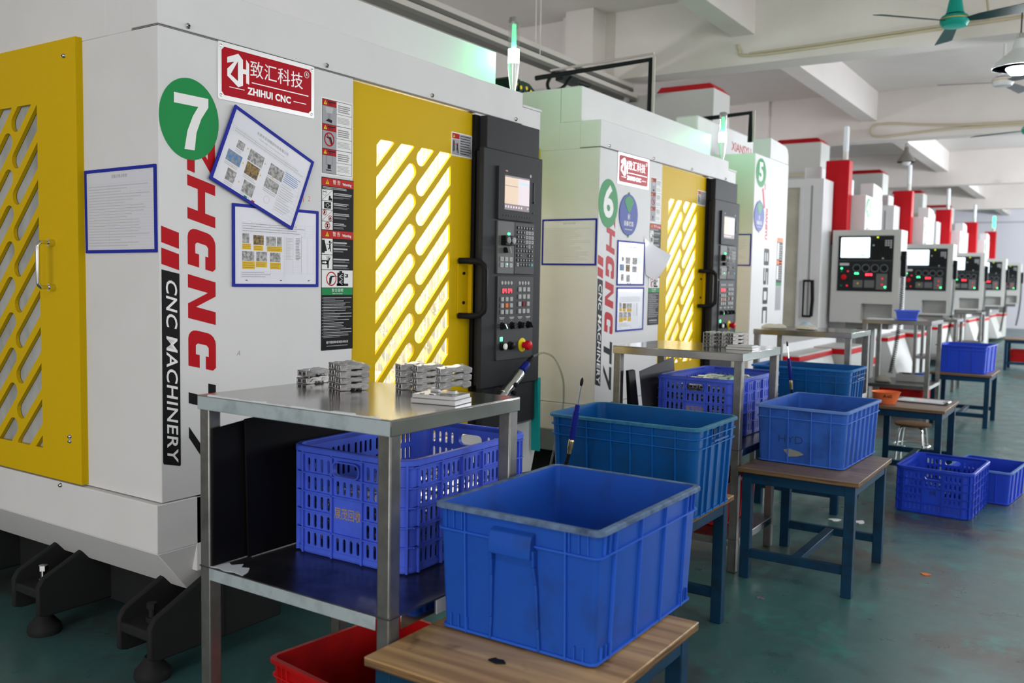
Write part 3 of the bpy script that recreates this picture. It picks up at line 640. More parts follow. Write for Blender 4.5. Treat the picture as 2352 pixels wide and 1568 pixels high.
def machine_a():
    P = thing('machining_center', '', 'machine')
    # enclosure with its work chamber open behind the front door
    q = MB(WHITE)
    q.box(-2.45, 0, 0, 0.912, 0.62, 2.2).box(-0.16, 0, 1.764, 2.345, 0.62, 2.2).box(-2.45, -1.2, 1.764, 2.345, 0.62, 2.2).box(-1.2, -0.16, 1.764, 2.345, 0.62, 0.74).box(-1.2, -0.16, 1.764, 2.345, 2.14, 2.2).box(-2.45, -1.0, 0.912, 1.764, 0.62, 2.2).box(-1.0, -0.06, 0.912, 1.764, 0.62, 0.74).box(-1.0, -0.10, 0.912, 1.764, 2.14, 2.2)
    q.build('enclosure', P, bevel=0.003)
    q = MB(WHITE); q.box(-0.14, 0.003, -0.003, 2.18, 2.205, 2.366).box(-2.45, -0.14, 0, 2.18, 2.2, 2.366); q.build('header', P, bevel=0.003)
    q = MB(WHITE); q.box(-0.282, -0.135, -0.001, 2.125, 2.366, 2.578).box(-2.45, -0.2845, -0.001, 2.125, 2.2, 2.578); q.build('top_cover', P, bevel=0.003)
    q = MB(WHITE); q.box(-0.35, -0.002, 2.183, 2.365, 2.2, 2.296).box(-0.35, 0.004, 2.183, 2.368, 2.296, 2.308); q.build('corner_box', P, bevel=0.002)
    # skirt
    q = MB(WHITE); q.box(-2.45, 0.004, -0.022, 0.30, 0.449, 0.617)
    q.hexa([(-2.45, -0.022, 0.449), (0.004, -0.022, 0.449), (0.004, 0.30, 0.449), (-2.45, 0.30, 0.449)], [(-2.45, 0.13, 0.272), (-0.042, 0.13, 0.280), (-0.042, 0.16, 0.280), (-2.45, 0.16, 0.272)])
    q.prism([(0.135, 0.352), (2.20, 0.345), (2.33, 0.335), (2.42, 0.60), (2.42, 0.617), (0.135, 0.617)], -0.25, 0.004, 'yz'); q.build('skirt', P, bevel=0.003)
    # base casting, brackets, feet
    q = MB(CAST); q.box(-2.4, -0.30, 0.22, 2.2, 0.09, 0.42)
    for x in (-1.55, -0.95, -0.30): q.cyl((x, 0.222, 0.25), (x, 0.2195, 0.25), 0.040, seg=24, m=INK)
    base = q.build('base_casting', P, bevel=0.01)
    for x in (-1.42, -0.74, -0.06):
        q = MB(CAST)
        for s in (-0.085, 0.085): q.prism([(0.23, 0.37), (0.21, 0.37), (-0.055, 0.245), (-0.075, 0.215), (-0.075, 0.105), (-0.045, 0.095), (0.23, 0.095)], x+s-0.012, x+s+0.012, 'yz')
        q.box(x-0.085, x+0.085, -0.07, 0.23, 0.165, 0.20)
        if x > -0.3: q.box(x-0.3, x+0.09, 0.22, 0.5, 0.09, 0.40)
        b = q.build('foot_bracket', P, bevel=0.007)
        q = MB(CHROME if x < -0.3 else CAST); q.cyl((x, 0, 0.05), (x, 0, 0.262), 0.011, seg=12).cyl((x, 0, 0.20), (x, 0, 0.216), 0.021, seg=6).cyl((x, 0, 0.245), (x, 0, 0.265), 0.018, seg=6); q.build('levelling_bolt', b)
        q = MB(CAST); q.lathe([(0.058, 0), (0.062, 0.012), (0.060, 0.03), (0.034, 0.062), (0.026, 0.078)], (x, 0, 0), 24); q.build('levelling_foot', b)
    # chamber lining, fixture and lamp
    L1 = mat('chamber_cream_lining', (0.66, 0.64, 0.54), 0.4)
    q = MB(L1); q.box(-0.998, -0.99, 0.914, 1.762, 0.742, 2.138).box(-0.99, -0.07, 0.914, 0.920, 0.742, 2.138).box(-0.17, -0.162, 1.766, 2.330, 0.742, 2.138).box(-1.198, -1.19, 1.766, 2.330, 0.742, 2.138).box(-0.99, -0.07, 0.92, 1.756, 0.741, 0.747); q.build('chamber_lining', P, smooth=0)
    q = MB(mat('teal_machine_table', (0.015, 0.085, 0.095), 0.4)); q.box(-0.9, -0.42, 0.93, 1.24, 0.75, 1.10).box(-0.85, -0.5, 1.30, 1.7, 0.75, 0.90, ALUSH); q.build('work_table', P, bevel=0.01)
    q = MB(ETUBE); q.cyl((-0.20, 0.98, 2.105), (-0.20, 2.30, 2.105), 0.013, seg=12); q.build('chamber_lamp', P)
    l = lamp('chamber_light', 'AREA', (-0.45, 1.65, 2.08), 52, (1.0, 0.98, 0.94), (0, 0, 0), shape='RECTANGLE', size=0.45, size_y=1.25); l.parent = P
    # front door
    q = MB(YELLOW, FX(-0.030, 0, 0)); 
    q.fill([[(0.920, 0.66), (1.762, 0.66), (1.762, 2.196), (0.920, 2.196)]] + cap_holes(1.075, 1.595, 0.80, 1.983, [(1.307, 1.871, 'L'), (1.374, 1.931, 'R')]), 0.012)
    q.box(0.920, 0.934, 0.66, 2.196, -0.024, 0).box(1.748, 1.762, 0.66, 2.196, -0.024, 0); fd = q.build('front_door', P, smooth=0)
    q = MB(PANE); q.box(-0.040, -0.036, 1.06, 1.61, 0.785, 2.0); q.build('door_window', fd, smooth=0)
    q = MB(BLACK, FX(-0.018, 0, 0)); q.box(1.762, 1.801, 0.66, 2.19, -0.03, 0.021); q.build('door_seal', fd, smooth=0)
    q = MB(YELLOW, FX(-0.018, 0, 0)); q.box(1.655, 1.750, 1.222, 1.462, 0, 0.006); q.box(1.735, 1.750, 1.222, 1.462, 0.006, 0.03)
    q.lathe([(0.008, 0.006), (0.008, 0.014)], (1.70, 1.418, 0), 10, BLACK).lathe([(0.008, 0.006), (0.008, 0.014)], (1.70, 1.275, 0), 10, BLACK); q.build('handle_plate', fd, bevel=0.002)
    q = MB(BLACK); pts = [(-0.012, 1.668, 1.478), (0.05, 1.675, 1.478), (0.085, 1.70, 1.474), (0.10, 1.715, 1.455), (0.104, 1.72, 1.43), (0.104, 1.72, 1.26), (0.10, 1.715, 1.235), (0.085, 1.70, 1.216), (0.05, 1.675, 1.212), (-0.012, 1.668, 1.212)]
    q.tube(pts, 0.015, 14); q.build('door_handle', fd)
    q = MB(STKG, FX(-0.018, 1.597, 1.975)); q.box(0, 0.165, 0, 0.112, 0, 0.0006, SIGNW).box(0.006, 0.064, 0.006, 0.080, 0.0006, 0.0009).box(0.006, 0.064, 0.082, 0.107, 0.0006, 0.0009, INKR); tri(q, 0.02, 0.094, 0.008, 0.0009)
    q.box(0.012, 0.018, 0.02, 0.072, 0.0009, 0.0011, INK).box(0.021, 0.027, 0.024, 0.072, 0.0009, 0.0011, INK).prism([(0.040, 0.06), (0.052, 0.062), (0.050, 0.044), (0.056, 0.016), (0.050, 0.016), (0.046, 0.034), (0.038, 0.022), (0.042, 0.04)], 0.0009, 0.0011, 'xy', INK).box(0.02, 0.05, 0.055, 0.058, 0.0011, 0.0012, INKR)
    q.box(0.066, 0.160, 0.006, 0.107, 0.0006, 0.0009, STKG); lines(q, 0.07, 0.158, 0.01, 0.105, 8, INK, 0.0009, 0.0011, 0.3); q.build('door_sticker', fd, smooth=0)
    # side door
    q = MB(YELLOW, FY(0, -0.012, 0)); q.fill([[(-1.62, 0.626), (-0.428, 0.626), (-0.428, 2.212), (-1.62, 2.212)]] + cap_holes(-1.36, -0.681, 0.732, 2.004, [(-1.24, 1.878, 'L'), (-1.175, 1.944, 0.230), (-0.826, 1.944, 'R')] if False else [(-0.886, 1.878, 0.34), (-0.826, 1.944, 'R')], per=0.1355), 0.014)
    q.box(-0.442, -0.428, 0.626, 2.212, -0.012, 0).box(-1.62, -1.606, 0.626, 2.212, -0.012, 0).box(-1.606, -0.442, 2.198, 2.212, -0.012, 0).box(-1.606, -0.442, 0.626, 0.64, -0.012, 0); sd = q.build('side_door', P, smooth=0)
    q = MB(FILM); q.box(-1.40, -0.66, -0.0095, -0.0055, 0.70, 2.04); q.build('film_window', sd, smooth=0)
    q = MB(CHROME, FY(0, -0.026, 0)); pts = [(-0.585, 1.497, 0), (-0.585, 1.497, 0.048), (-0.585, 1.490, 0.056), (-0.585, 1.48, 0.06), (-0.585, 1.352, 0.06), (-0.585, 1.342, 0.056), (-0.585, 1.335, 0.048), (-0.585, 1.335, 0)]
    q.tube(pts, 0.0075, 12)
    for v in (1.497, 1.335): q.cyl((-0.585, v, 0), (-0.585, v, 0.022), 0.0125, seg=16)
    q.build('door_handle', sd)
    for z in (2.152, 0.795): bolt(sd, (-0.497, -0.026, z), (0, -1, 0))
    bolt(sd, (-0.497, -0.026, 0.778), (0, -1, 0), 0.008)
    bolt(P, (-0.571, -0.022, 0.605), (0, -1, 0))
    for y in (0.112, 0.755, 1.42, 2.115): bolt(P, (0.003, y, 2.221), (1, 0, 0), 0.011)
    q = MB(YELLOW, Matrix(((-1, 0, 0, 0), (0, 0, 1, 2.346), (0, 1, 0, 0), (0, 0, 0, 1)))); q.fill([[(0.03, 0.626), (1.25, 0.626), (1.25, 2.212), (0.03, 2.212)]] + cap_holes(0.18, 1.15, 0.75, 2.05, [(0.42, 1.878, 0.24), (0.486, 1.944, 0.24), (0.79, 1.878+0.36, 0.28), (0.856, 1.944+0.36, 'R')], per=0.1355), 0.014); rd = q.build('side_door', P, smooth=0)
    q = MB(CLEAR); q.box(-1.18, -0.165, 2.335, 2.339, 0.745, 2.13); q.build('clear_window', rd, smooth=0)
    # seam under the header, its shadow line painted as a thin grey strip
    q = MB(mat('panel_gap_shadow', (0.22, 0.22, 0.22), 0.7)); q.box(0.0, 0.0015, 0.0, 2.18, 2.1995, 2.2028).box(-0.14, 0.0, -0.0012, 0, 2.200, 2.2028); q.build('header_gap_shadow', P, smooth=0)
    # film lettering and stickers
    q = letters(MB(LOGOR, FX(0.0, 0.109, 1.900)), 0.114); q.build('red_lettering', P, smooth=0)
    q = MB(INK, FX(0.0, 0.109, 1.030)); Wl = 0.113; s = lambda pts: [(u, -(v+0.028*u/Wl)) for u, v in pts]
    q.fill([s([(0, 0.043), (Wl*0.72, 0.048), (Wl*0.72, 0.0), (Wl, 0.0), (Wl, 0.140), (Wl*0.72, 0.140), (Wl*0.72, 0.086), (0, 0.081)])], 0.0008)
    q.fill([s([(Wl*0.72, 0.160), (Wl, 0.160), (Wl, 0.305), (Wl*0.76, 0.305), (0.0, 0.201), (0.0, 0.163), (Wl*0.72, 0.256)])], 0.0008); q.build('black_lettering', P, smooth=0)
    q = MB(LOGOR, FX(0, 0.006, 0)); sl = 0.020
    for z in (1.551, 1.479): q.fill([[(0, z-0.054), (0.068, z-sl-0.054), (0.068, z-sl), (0, z)]], 0.0008)
    q.build('red_bars', P, smooth=0)
    q = MB(INK, FX(0, 0.006, 0)); q.fill([[(0, 0.758), (0.003, 0.752), (0.066, 0.736), (0.069, 0.740), (0.069, 1.393), (0, 1.407)]], 0.0008); lb = q.build('name_strip', P, smooth=0)
    q = MB(SIGNW, FX(0.0008, 0.041, 1.070) @ Matrix.Rotation(R(-90), 4, 'Z')); q.text('CNC MACHINERY', 0.060, None, FZ(0, 0, 0), h=0.0005, bold=0.0006, shear=0.22, sx=1.215, space=1.06); q.build('strip_lettering', lb, smooth=0)
    hazard_sticker(P); warning_sticker(P); pl = plate(P)
    q = MB(INKO, FX(0, 0, 0)); q.text('1', 0.028, None, FZ(0.638, 1.687, 0), h=0.0003); q.text('2', 0.028, None, FZ(0.668, 1.692, 0), h=0.0003, bold=-0.0004); q.build('red_handwriting', P, smooth=0)
    q = MB(INKG, FX(0, 0, 0)); q.text('A', 0.026, None, FZ(0.322, 1.108, 0), h=0.0002, shear=0.3); q.build('pencil_mark', P, smooth=0)
    control_panel(P)
    tower_light(P, -0.05, 2.165, 2.366)
    # cable chain on the roof
    q = MB(mat('cable_chain_black', (0.012, 0.030, 0.022), 0.4)); xs = -0.96
    for row in (0, 1):
        for k in range(5):
            a = R(112-24*k); cy, cz, r = 0.36+0.16*row, 2.585, 0.145
            y, z = cy+r*cos(a), cz+r*sin(a)
            T = Matrix.Translation((xs-0.02*row, y, z)) @ Matrix.Rotation(a-R(90), 4, 'X')
            q.box(-0.09, 0.09, -0.036, 0.036, -0.085, 0.045, None, T); q.box(0.09, 0.10, -0.03, 0.045, -0.04, 0.04, None, T)
            q.cyl((0.095, 0.0, 0), (0.104, 0.0, 0), 0.014, seg=12, m=INKY, M=T).cyl((-0.03, 0.0, 0.045), (-0.03, 0.0, 0.049), 0.012, seg=12, m=INKY, M=T)
        q.box(xs-0.09, xs+0.085, cy-0.13, cy+0.13, 2.5785, 2.66)
    q.build('cable_chain', P, bevel=0.004)
    return P
m7 = machine_a()
m7['label'] = 'white machining center with yellow doors, green 7 badge and red maker plate'
m6 = copy_tree(m7); m6.location = (0, 3.054, 0)
m6['label'] = 'white machining center with yellow front door behind the first, green 6 badge'
m7['group'] = m6['group'] = 'yellow-door machining centers'
badge(m7, '7', 0.120, 1.915, 0.119, 0.136)
badge(m6, '6', 0.122, 1.870, 0.128, 0.150)
# ---------------------------------------------------------------- machine of the second kind (local y starts at its left side)
def machine_b():
    P = thing('vertical_machining_center', '', 'machine')
    G2 = mat('machine_light_grey', (0.50, 0.505, 0.485), 0.45)
    q = MB(WHITE); q.box(-2.3, 0, 0, 0.96, 0.30, 2.515).box(-2.3, -2.0, 0.96, 3.9, 0.30, 2.515).box(-2.3, -0.45, 3.52, 3.92, 0.30, 2.65).box(-2.0, -0.12, 0.96, 3.52, 0.30, 0.78); q.build('enclosure', P, bevel=0.006)
    q = MB(WHITE); q.prism([(0.42, 2.515), (0.96, 2.515), (0.96, 2.60), (0.93, 2.655), (0.87, 2.68), (0.42, 2.70)], -0.17, -0.004, 'yz'); q.build('door_canopy', P, bevel=0.006)
    q = MB(WHITE); q.box(-0.80, -0.58, 0.10, 1.86, 2.40, 2.905); h = q.build('upper_hood', P, bevel=0.02)
    q = MB(INKR, FX(-0.58, 1.28, 2.735)); q.text('XIANSYU', 0.12, None, FZ(0, 0, 0), h=0.001, bold=0.001, sx=1.15); q.build('maker_lettering', h, smooth=0)
    q = MB(G2); q.box(-2.1, -0.90, 1.36, 2.02, 2.30, 2.93).box(-2.12, -0.88, 1.34, 2.04, 2.93, 2.99, mat('beige_trim', (0.46, 0.43, 0.33), 0.5)); q.build('spindle_column', P, bevel=0.008)
    q = MB(G2); q.box(-2.0, -0.97, 1.47, 1.95, 2.99, 3.43); hd = q.build('column_head', P, bevel=0.008)
    q = MB(REDP); q.hexa([(-1.63, 1.47, 3.43), (-0.97, 1.47, 3.43), (-0.97, 1.95, 3.43), (-1.63, 1.95, 3.43)], [(-1.62, 1.56, 3.505), (-1.05, 1.56, 3.505), (-1.05, 1.90, 3.505), (-1.62, 1.90, 3.505)]); q.build('red_lid', hd, bevel=0.006)
    SI = mat('chamber_stainless', (0.60, 0.57, 0.47), 0.42, 0.25, noise=((2, 2, 3), (0.44, 0.42, 0.34), 0.4, 0.7))
    q = MB(SI); q.box(-2.0, -0.62, 3.505, 3.515, 0.80, 2.56).box(-1.995, -1.985, 0.97, 3.5, 0.8, 2.5); q.build('chamber_lining', P, smooth=0)
    q = MB(WHITE); q.box(-0.60, -0.33, 3.47, 3.92, 0.30, 2.66).box(-2.0, -0.60, 3.47, 3.52, 2.56, 2.66).box(-0.60, -0.56, 3.44, 3.47, 0.85, 2.56).box(-0.475, -0.452, 3.466, 3.47, 1.0, 2.58, INKG); df = q.build('door_frame', P, bevel=0.004)
    q = MB(BLACK); q.tube([(-0.50, 3.46, 1.43), (-0.50, 3.40, 1.43), (-0.42, 3.40, 1.43)], 0.014, 8).tube([(-0.50, 3.40, 1.43), (-0.50, 3.40, 1.0)], 0.012, 8).tube([(-0.40, 3.40, 1.44), (-0.39, 3.40, 1.2), (-0.40, 3.40, 1.0)], 0.022, 8).tube([(-0.50, 3.46, 1.0), (-0.50, 3.40, 1.0), (-0.40, 3.40, 1.0)], 0.014, 8); q.build('door_handle', df)
    q = MB(REDP); q.box(-0.445, -0.16, 3.96, 4.15, 1.9, 2.93); rp = q.build('red_pillar', P, bevel=0.012)
    q = MB(mat('lamp_foot_white', (0.7, 0.7, 0.66), 0.4)); q.lathe([(0.032, 0), (0.032, 0.10), (0.026, 0.11)], (-0.23, 4.05, 2.93), 16); tl = q.build('signal_tower', rp)
    q = MB(mat('tower_tube_white', (0.80, 0.84, 0.88), 0.15)); q.lathe([(0.034, 0.11), (0.034, 0.40), (0.026, 0.42)], (-0.23, 4.05, 2.93), 20); q.build('lamp_tube', tl)
    # operator console, facing along the row
    F = FY(-0.28, 3.80, 0.93)
    q = MB(G2); q.box(-0.28, 0.51, 3.803, 4.18, 1.20, 2.055).box(-0.28, 0.34, 3.803, 4.18, 0.93, 1.2).box(0.34+0.135, 0.51, 3.803, 4.18, 0.93, 1.2).box(0.34, 0.476, 3.803, 4.18, 0.93, 0.955).box(0.34, 0.476, 4.0, 4.18, 0.93, 1.2)
    # (tray recess cut out below)
    q = MB(G2, F); q.fill([[(0, 0), (0.79, 0), (0.79, 1.125), (0, 1.125)], [(0.365, 0.03), (0.725, 0.03), (0.725, 0.235), (0.365, 0.235)]], 0.004); q.box(0, 0.79, 0, 0.03, -0.38, 0).box(0, 0.365, 0.03, 0.235, -0.38, 0).box(0.725, 0.79, 0.03, 0.235, -0.38, 0).box(0, 0.79, 0.235, 1.125, -0.38, 0).box(0.365, 0.725, 0.03, 0.235, -0.38, -0.2); c = q.build('operator_console', P, bevel=0.004)
    q = MB(mat('console_panel_black', (0.020, 0.023, 0.024), 0.4), F); q.box(0.075, 0.712, 0.385, 1.055, 0.004, 0.014); p = q.build('console_panel', c, bevel=0.003)
    q = MB(ESCR, F); q.fill([rrect(0.105, 0.445, 0.79, 1.035, 0.012)], 0.001, None, FZ(0, 0, 0.014)); q.box(0.108, 0.442, 0.826, 0.829, 0.015, 0.0155, INKL).box(0.34, 0.40, 0.815, 0.823, 0.015, 0.0155, INKB); q.build('screen', p, smooth=0)
    q = MB(PANEL2, F); rng = random.Random(4)
    q.box(0.082, 0.705, 0.755, 0.759, 0.014, 0.016)
    for j in range(9):
        for i in range(8): q.box(0.475+i*0.028, 0.495+i*0.028, 0.775+j*0.026, 0.793+j*0.026, 0.014, 0.019, KNOBW if (j > 5 and i > 4) or rng.random() < 0.07 else BLACK)
    q.box(0.10, 0.21, 0.695, 0.725, 0.014, 0.017, INKL)
    q.build('console_keyboard', p, smooth=0)
    for i in range(4):
        q = MB(BLACK, F); q.lathe([(0.025, 0.014), (0.022, 0.018), (0.018, 0.040)], (0.30+i*0.105, 0.665, 0), 14).fill([circ(0.30+i*0.105, 0.665, 0.045), circ(0.30+i*0.105, 0.665, 0.041)], 0.0005, INKG, FZ(0, 0, 0.014)); q.build('rotary_knob', p)
    q = MB(mat('estop_red', (0.55, 0.012, 0.02), 0.3), F); q.lathe([(0.028, 0.014), (0.032, 0.03), (0.032, 0.05), (0.02, 0.055)], (0.160, 0.555, 0), 18); q.build('emergency_stop', p)
    for u, v, mm in ((0.125, 0.66, ELED), (0.29, 0.60, ELED), (0.315, 0.60, ELED), (0.125, 0.45, mat('button_green', (0.01, 0.22, 0.07), 0.4)), (0.195, 0.45, EDRED), (0.20, 0.625, EDRED), (0.125, 0.625, MATS['button_green']), (0.60, 0.54, EDRED), (0.60, 0.47, EDRED), (0.635, 0.44, ELED), (0.32, 0.48, NOTEY), (0.53, 1.035, mat('led_olive', (0.5, 0.6, 0.02), 0.4, emit=((0.6, 0.8, 0.02), 1.0)))):
        q = MB(mm, F); q.lathe([(0.011, 0.014), (0.011, 0.022)], (u, v, 0), 12); q.build('button', p)
    q = MB(ERED, F); q.box(0.405, 0.425, 0.575, 0.600, 0.014, 0.016).box(0.432, 0.452, 0.575, 0.600, 0.014, 0.016).box(0.462, 0.482, 0.575, 0.600, 0.014, 0.016); q.build('digit_display', p, smooth=0)
    q = MB(PANEL2, F); q.box(0.265, 0.375, 0.43, 0.52, 0.014, 0.017).box(0.395, 0.51, 0.43, 0.52, 0.014, 0.017).box(0.53, 0.655, 0.41, 0.60, 0.014, 0.0155); q.build('key_group', p, bevel=0.001)
    # pedestal, coolant tank with red band, chip trough
    q = MB(mat('pedestal_grey', (0.16, 0.16, 0.15), 0.5)); q.box(0.02, 0.20, 3.9, 4.1, 0, 0.93).box(-0.1, 0.40, 3.86, 4.14, 0.86, 0.93); q.build('console_pedestal', P, bevel=0.004)
    q = MB(G2); q.box(-0.30, 0.26, 2.55, 3.40, 0.06, 0.70); tk = q.build('coolant_tank', P, bevel=0.01)
    q = MB(REDP); q.box(-0.305, 0.265, 2.545, 3.405, 0.625, 0.685); q.build('tank_red_band', tk, bevel=0.004)
    q = MB(G2); q.hexa([(-0.20, 1.2, 0.10), (0.28, 1.2, 0.10), (0.28, 2.45, 0.10), (-0.20, 2.45, 0.10)], [(-0.20, 1.2, 0.62), (0.10, 1.2, 0.62), (0.10, 2.45, 0.62), (-0.20, 2.45, 0.62)]); q.box(-0.20, 0.10, 1.2, 2.45, 0.62, 0.69).box(-0.205, 0.108, 1.193, 2.457, 0.625, 0.675, REDP); q.build('chip_trough', P, bevel=0.006)
    q = MB(REDP); q.box(-0.10, 0.010, 0.02, 0.95, 0.33, 0.42); q.build('red_trim', P, smooth=0)
    # hand wheel on its coiled cable
    q = MB(BLACK); q.box(0.512, 0.56, 3.83, 3.92, 1.46, 1.78).lathe([(0.0, 0), (0.0, 0)], (0, 0, 0), 3)
    q = MB(BLACK); q.box(0.512, 0.57, 3.83, 3.92, 1.50, 1.80); q.cyl((0.54, 3.83, 1.72), (0.54, 3.81, 1.72), 0.035, seg=16); hw = q.build('hand_wheel_pendant', P, bevel=0.006)
    pts = []
    n = 46
    for k in range(n*8):
        t = k/(n*8-1); z = 1.50 - 1.15*t; x = 0.53 + 0.05*sin(t*2.4) - 0.10*t; y = 3.86 - 0.10*t
        a = 2*pi*n*t; pts.append((x+0.022*cos(a), y+0.022*sin(a), z))
    q = MB(BLACK); q.tube(pts, 0.006, 5); q.build('coiled_cable', hw)
    return P
mb = machine_b()
for ch in list(mb.children): pass
NB = ['5', '4', '3', '2', '1']
B_LAB = ['white vertical machining center with green 5 badge and open door, nearest with red pillar',
         'white vertical machining center with green 4 badge behind the second red pillar',
         'white vertical machining center with the third red pillar from the front',
         'white vertical machining center with the fourth red pillar, far down the row',
         'farthest white machining center, red pillar carrying a lit green lamp']
BS = []
for i in range(5):
    c = mb if i == 0 else copy_tree(mb)
    c.location = (0, 5.88+4.2*i, 0); c['label'] = B_LAB[i]; c['group'] = 'red-pillar machining centers'; BS.append(c)
q = MB(ELED); q.lathe([(0.036, 0.11), (0.036, 0.40), (0.026, 0.42)], (-0.23, 4.05, 2.93), 16)
lit = q.build('lit_lamp', [a for a in BS[4].children if a.name.startswith('red_pillar')][0])
RB = [mat('logo_pink_red', (0.55, 0.06, 0.10), 0.45)]
def front_marks(P, num):
    badge(P, num, 0.165, 2.36, 0.135, 0.125)
    q = MB(INK, FX(0, 0.40, 1.33) @ Matrix.Rotation(R(-90), 4, 'Z')); 
    a, b, t = 0.150, 0.140, 0.036
    box = lambda u, v, w_, h_, r=0.014: [(u+x, v-b/2+y) for x, y in rrect(0, w_, 0, h_, r, 3)]
    hole = lambda u, v0, v1: [(u+x, -b/2+y) for x, y in rrect(t, a-t, v0, v1, 0.008, 2)]
    us = (-0.375, -0.200, -0.025, 0.150)
    q.fill([box(us[0], 0, a, b), hole(us[0], 0.026, 0.058), hole(us[0], 0.082, 0.114)], 0.001)
    q.fill([[(us[1]+x, y-b/2) for x, y in ((0, 0), (a-0.012, 0), (a, 0.012), (a, 0.072), (a-0.012, 0.084), (t, 0.084), (t, 0.112), (a, 0.112), (a, b), (0, b), (0, 0.056), (a-t, 0.056), (a-t, 0.028), (0, 0.028))]], 0.001)
    q.fill([box(us[2], 0, a, b), hole(us[2], 0.028, 0.112)], 0.001)
    q.fill([[(us[3]+x, y-b/2) for x, y in ((0.012, 0), (a, 0), (a, 0.028), (t, 0.028), (t, 0.112), (a, 0.112), (a, b), (0.012, b), (0, b-0.012), (0, 0.012))]], 0.001); q.build('model_lettering', P, smooth=0)
    q = MB(RB[0], FX(0, 0.36, 1.98) @ Matrix.Rotation(R(-90), 4, 'Z')); q.text('XIANSYU', 0.075, None, FZ(0.055, 0, 0), h=0.001, bold=0.004, sx=0.9); q.box(-0.28, -0.10, -0.06, -0.02, 0, 0.001, M=Matrix.Rotation(R(20), 4, 'Z')).box(-0.30, -0.24, -0.08, -0.06, 0, 0.001); q.build('maker_lettering', P, smooth=0)
    q = MB(INK, FX(0, 0.70, 1.40)); q.box(0, 0.17, 0, 0.42, 0, 0.001).box(0, 0.17, 0.38, 0.42, 0.001, 0.0013, INKO).box(0, 0.17, 0.17, 0.21, 0.001, 0.0013, INKO).box(0.01, 0.06, 0.22, 0.37, 0.001, 0.0013, SIGNW).box(0.01, 0.06, 0.03, 0.16, 0.001, 0.0013, SIGNW).box(0, 0.17, -0.03, 0, 0, 0.001, INKGR).box(0, 0.17, -0.26, -0.03, 0, 0.001, STKG); lines(q, 0.07, 0.165, 0.02, 0.36, 16, INKG, 0.001, 0.0013); lines(q, 0.01, 0.16, -0.25, -0.04, 12, INKG, 0.001, 0.0013); q.build('warning_sticker', P, smooth=0)
for P, n in zip(BS, NB): front_marks(P, n)
# ---------------------------------------------------------------- tables and stools
def steel_table(label, x0, x1, y0, y1, shelves=(0.585,), h=1.063, film=False, group='stainless steel worktables'):
    T = thing('worktable', label, 'table', (x0, y0, 0), group=group); W = x1-x0; D = y1-y0; lw = 0.040
    q = MB(STEEL); q.box(0, W, 0, D, h-0.004, h)
    q.box(0, W, 0, 0.003, h-0.040, h-0.003, GALV if film else STEEL).box(0, W, D-0.003, D, h-0.040, h-0.003).box(0, 0.003, 0, D, h-0.040, h-0.003).box(W-0.003, W, 0, D, h-0.040, h-0.003)
    tp = q.build('tabletop', T, bevel=0.0015)
    for x in (0.004, W-lw-0.004):
        for y in (0.004, D-lw-0.004): MB(LEGM).box(x, x+lw, y, y+lw, 0, h-0.005).build('leg', T, bevel=0.004)
    for z in shelves:
        q = MB(SHELF); q.box(0.002, W-0.002, 0.002, D-0.002, z-0.004, z)
        q.box(0.045, W-0.045, 0.001, 0.004, z-0.036, z-0.003, GALV if film else STEEL).box(0.045, W-0.045, D-0.004, D-0.001, z-0.036, z-0.003, STEEL).box(0.001, 0.004, 0.045, D-0.045, z-0.036, z-0.003, STEEL).box(W-0.004, W-0.001, 0.045, D-0.045, z-0.036, z-0.003, STEEL)
        q.build('shelf', T, bevel=0.001)
    if film:
        rng = random.Random(11); q = MB(mat('torn_white_film', (0.62, 0.66, 0.68), 0.4))
        u = 0.045
        while u < W-0.06:
            e = u+0.02+0.05*rng.random(); q.box(u, e, -0.0012, 0.010*rng.random()+0.002, h-0.001, h+0.0008+0.003*rng.random()); u = e
        q.build('torn_film', T, smooth=0); q = MB(MATS['torn_white_film'])
        q.fill([[(0.045, 0.004), (0.075, 0.010), (0.105, 0.004), (0.135, 0.012), (0.175, 0.008), (0.165, 0.035), (0.140, 0.062), (0.118, 0.052), (0.100, 0.075), (0.080, 0.050), (0.060, 0.058), (0.048, 0.030)]], 0.0010, None, FZ(0, 0, shelves[0]))
        q.build('film_scraps', T, smooth=0); q = MB(MATS['torn_white_film'])
        q.box(W+0.0002, W+0.0014, 0.18, 0.34, shelves[0]-0.04, shelves[0]-0.004)
        q.build('torn_film', T, smooth=0)
    return T
def wood_stool(label, x0, x1, y0, y1, h=0.529, top=WOODB, group='blue steel stands with wooden tops'):
    T = thing('work_stand', label, 'stand', (x0, y0, 0), group=group); W = x1-x0; D = y1-y0; s = 0.045; i = 0.018
    q = MB(top); q.box(0, W, 0, D, h-0.006, h); q.box(0, W, 0, D, h-0.022, h-0.006, WOODE); q.build('wooden_top', T, bevel=0.002)
    q = MB(STOOL); z = h-0.0225
    j = i+0.0025; e = i+s-0.002; q.box(e, W-e, j, j+s*0.7, z-0.05, z-0.0005).box(e, W-e, D-j-s*0.7, D-j, z-0.05, z-0.0005).box(j, j+s*0.7, e, D-e, z-0.05, z-0.0005).box(W-j-s*0.7, W-j, e, D-e, z-0.05, z-0.0005); q.build('apron', T, bevel=0.003)
    for x in (i, W-i-s):
        for y in (i, D-i-s): MB(STOOL).box(x, x+s, y, y+s, 0, z).build('leg', T, bevel=0.003)
    for y in (i, D-i-s): MB(STOOL).box(i+s*0.9, W-i-s*0.9, y+0.008, y+s-0.008, 0.10, 0.14).build('stretcher', T, bevel=0.003)
    MB(STOOL).box(W/2-0.022, W/2+0.022, i+s-0.01, D-i-s+0.01, 0.105, 0.138).build('stretcher', T, bevel=0.003)
    return T
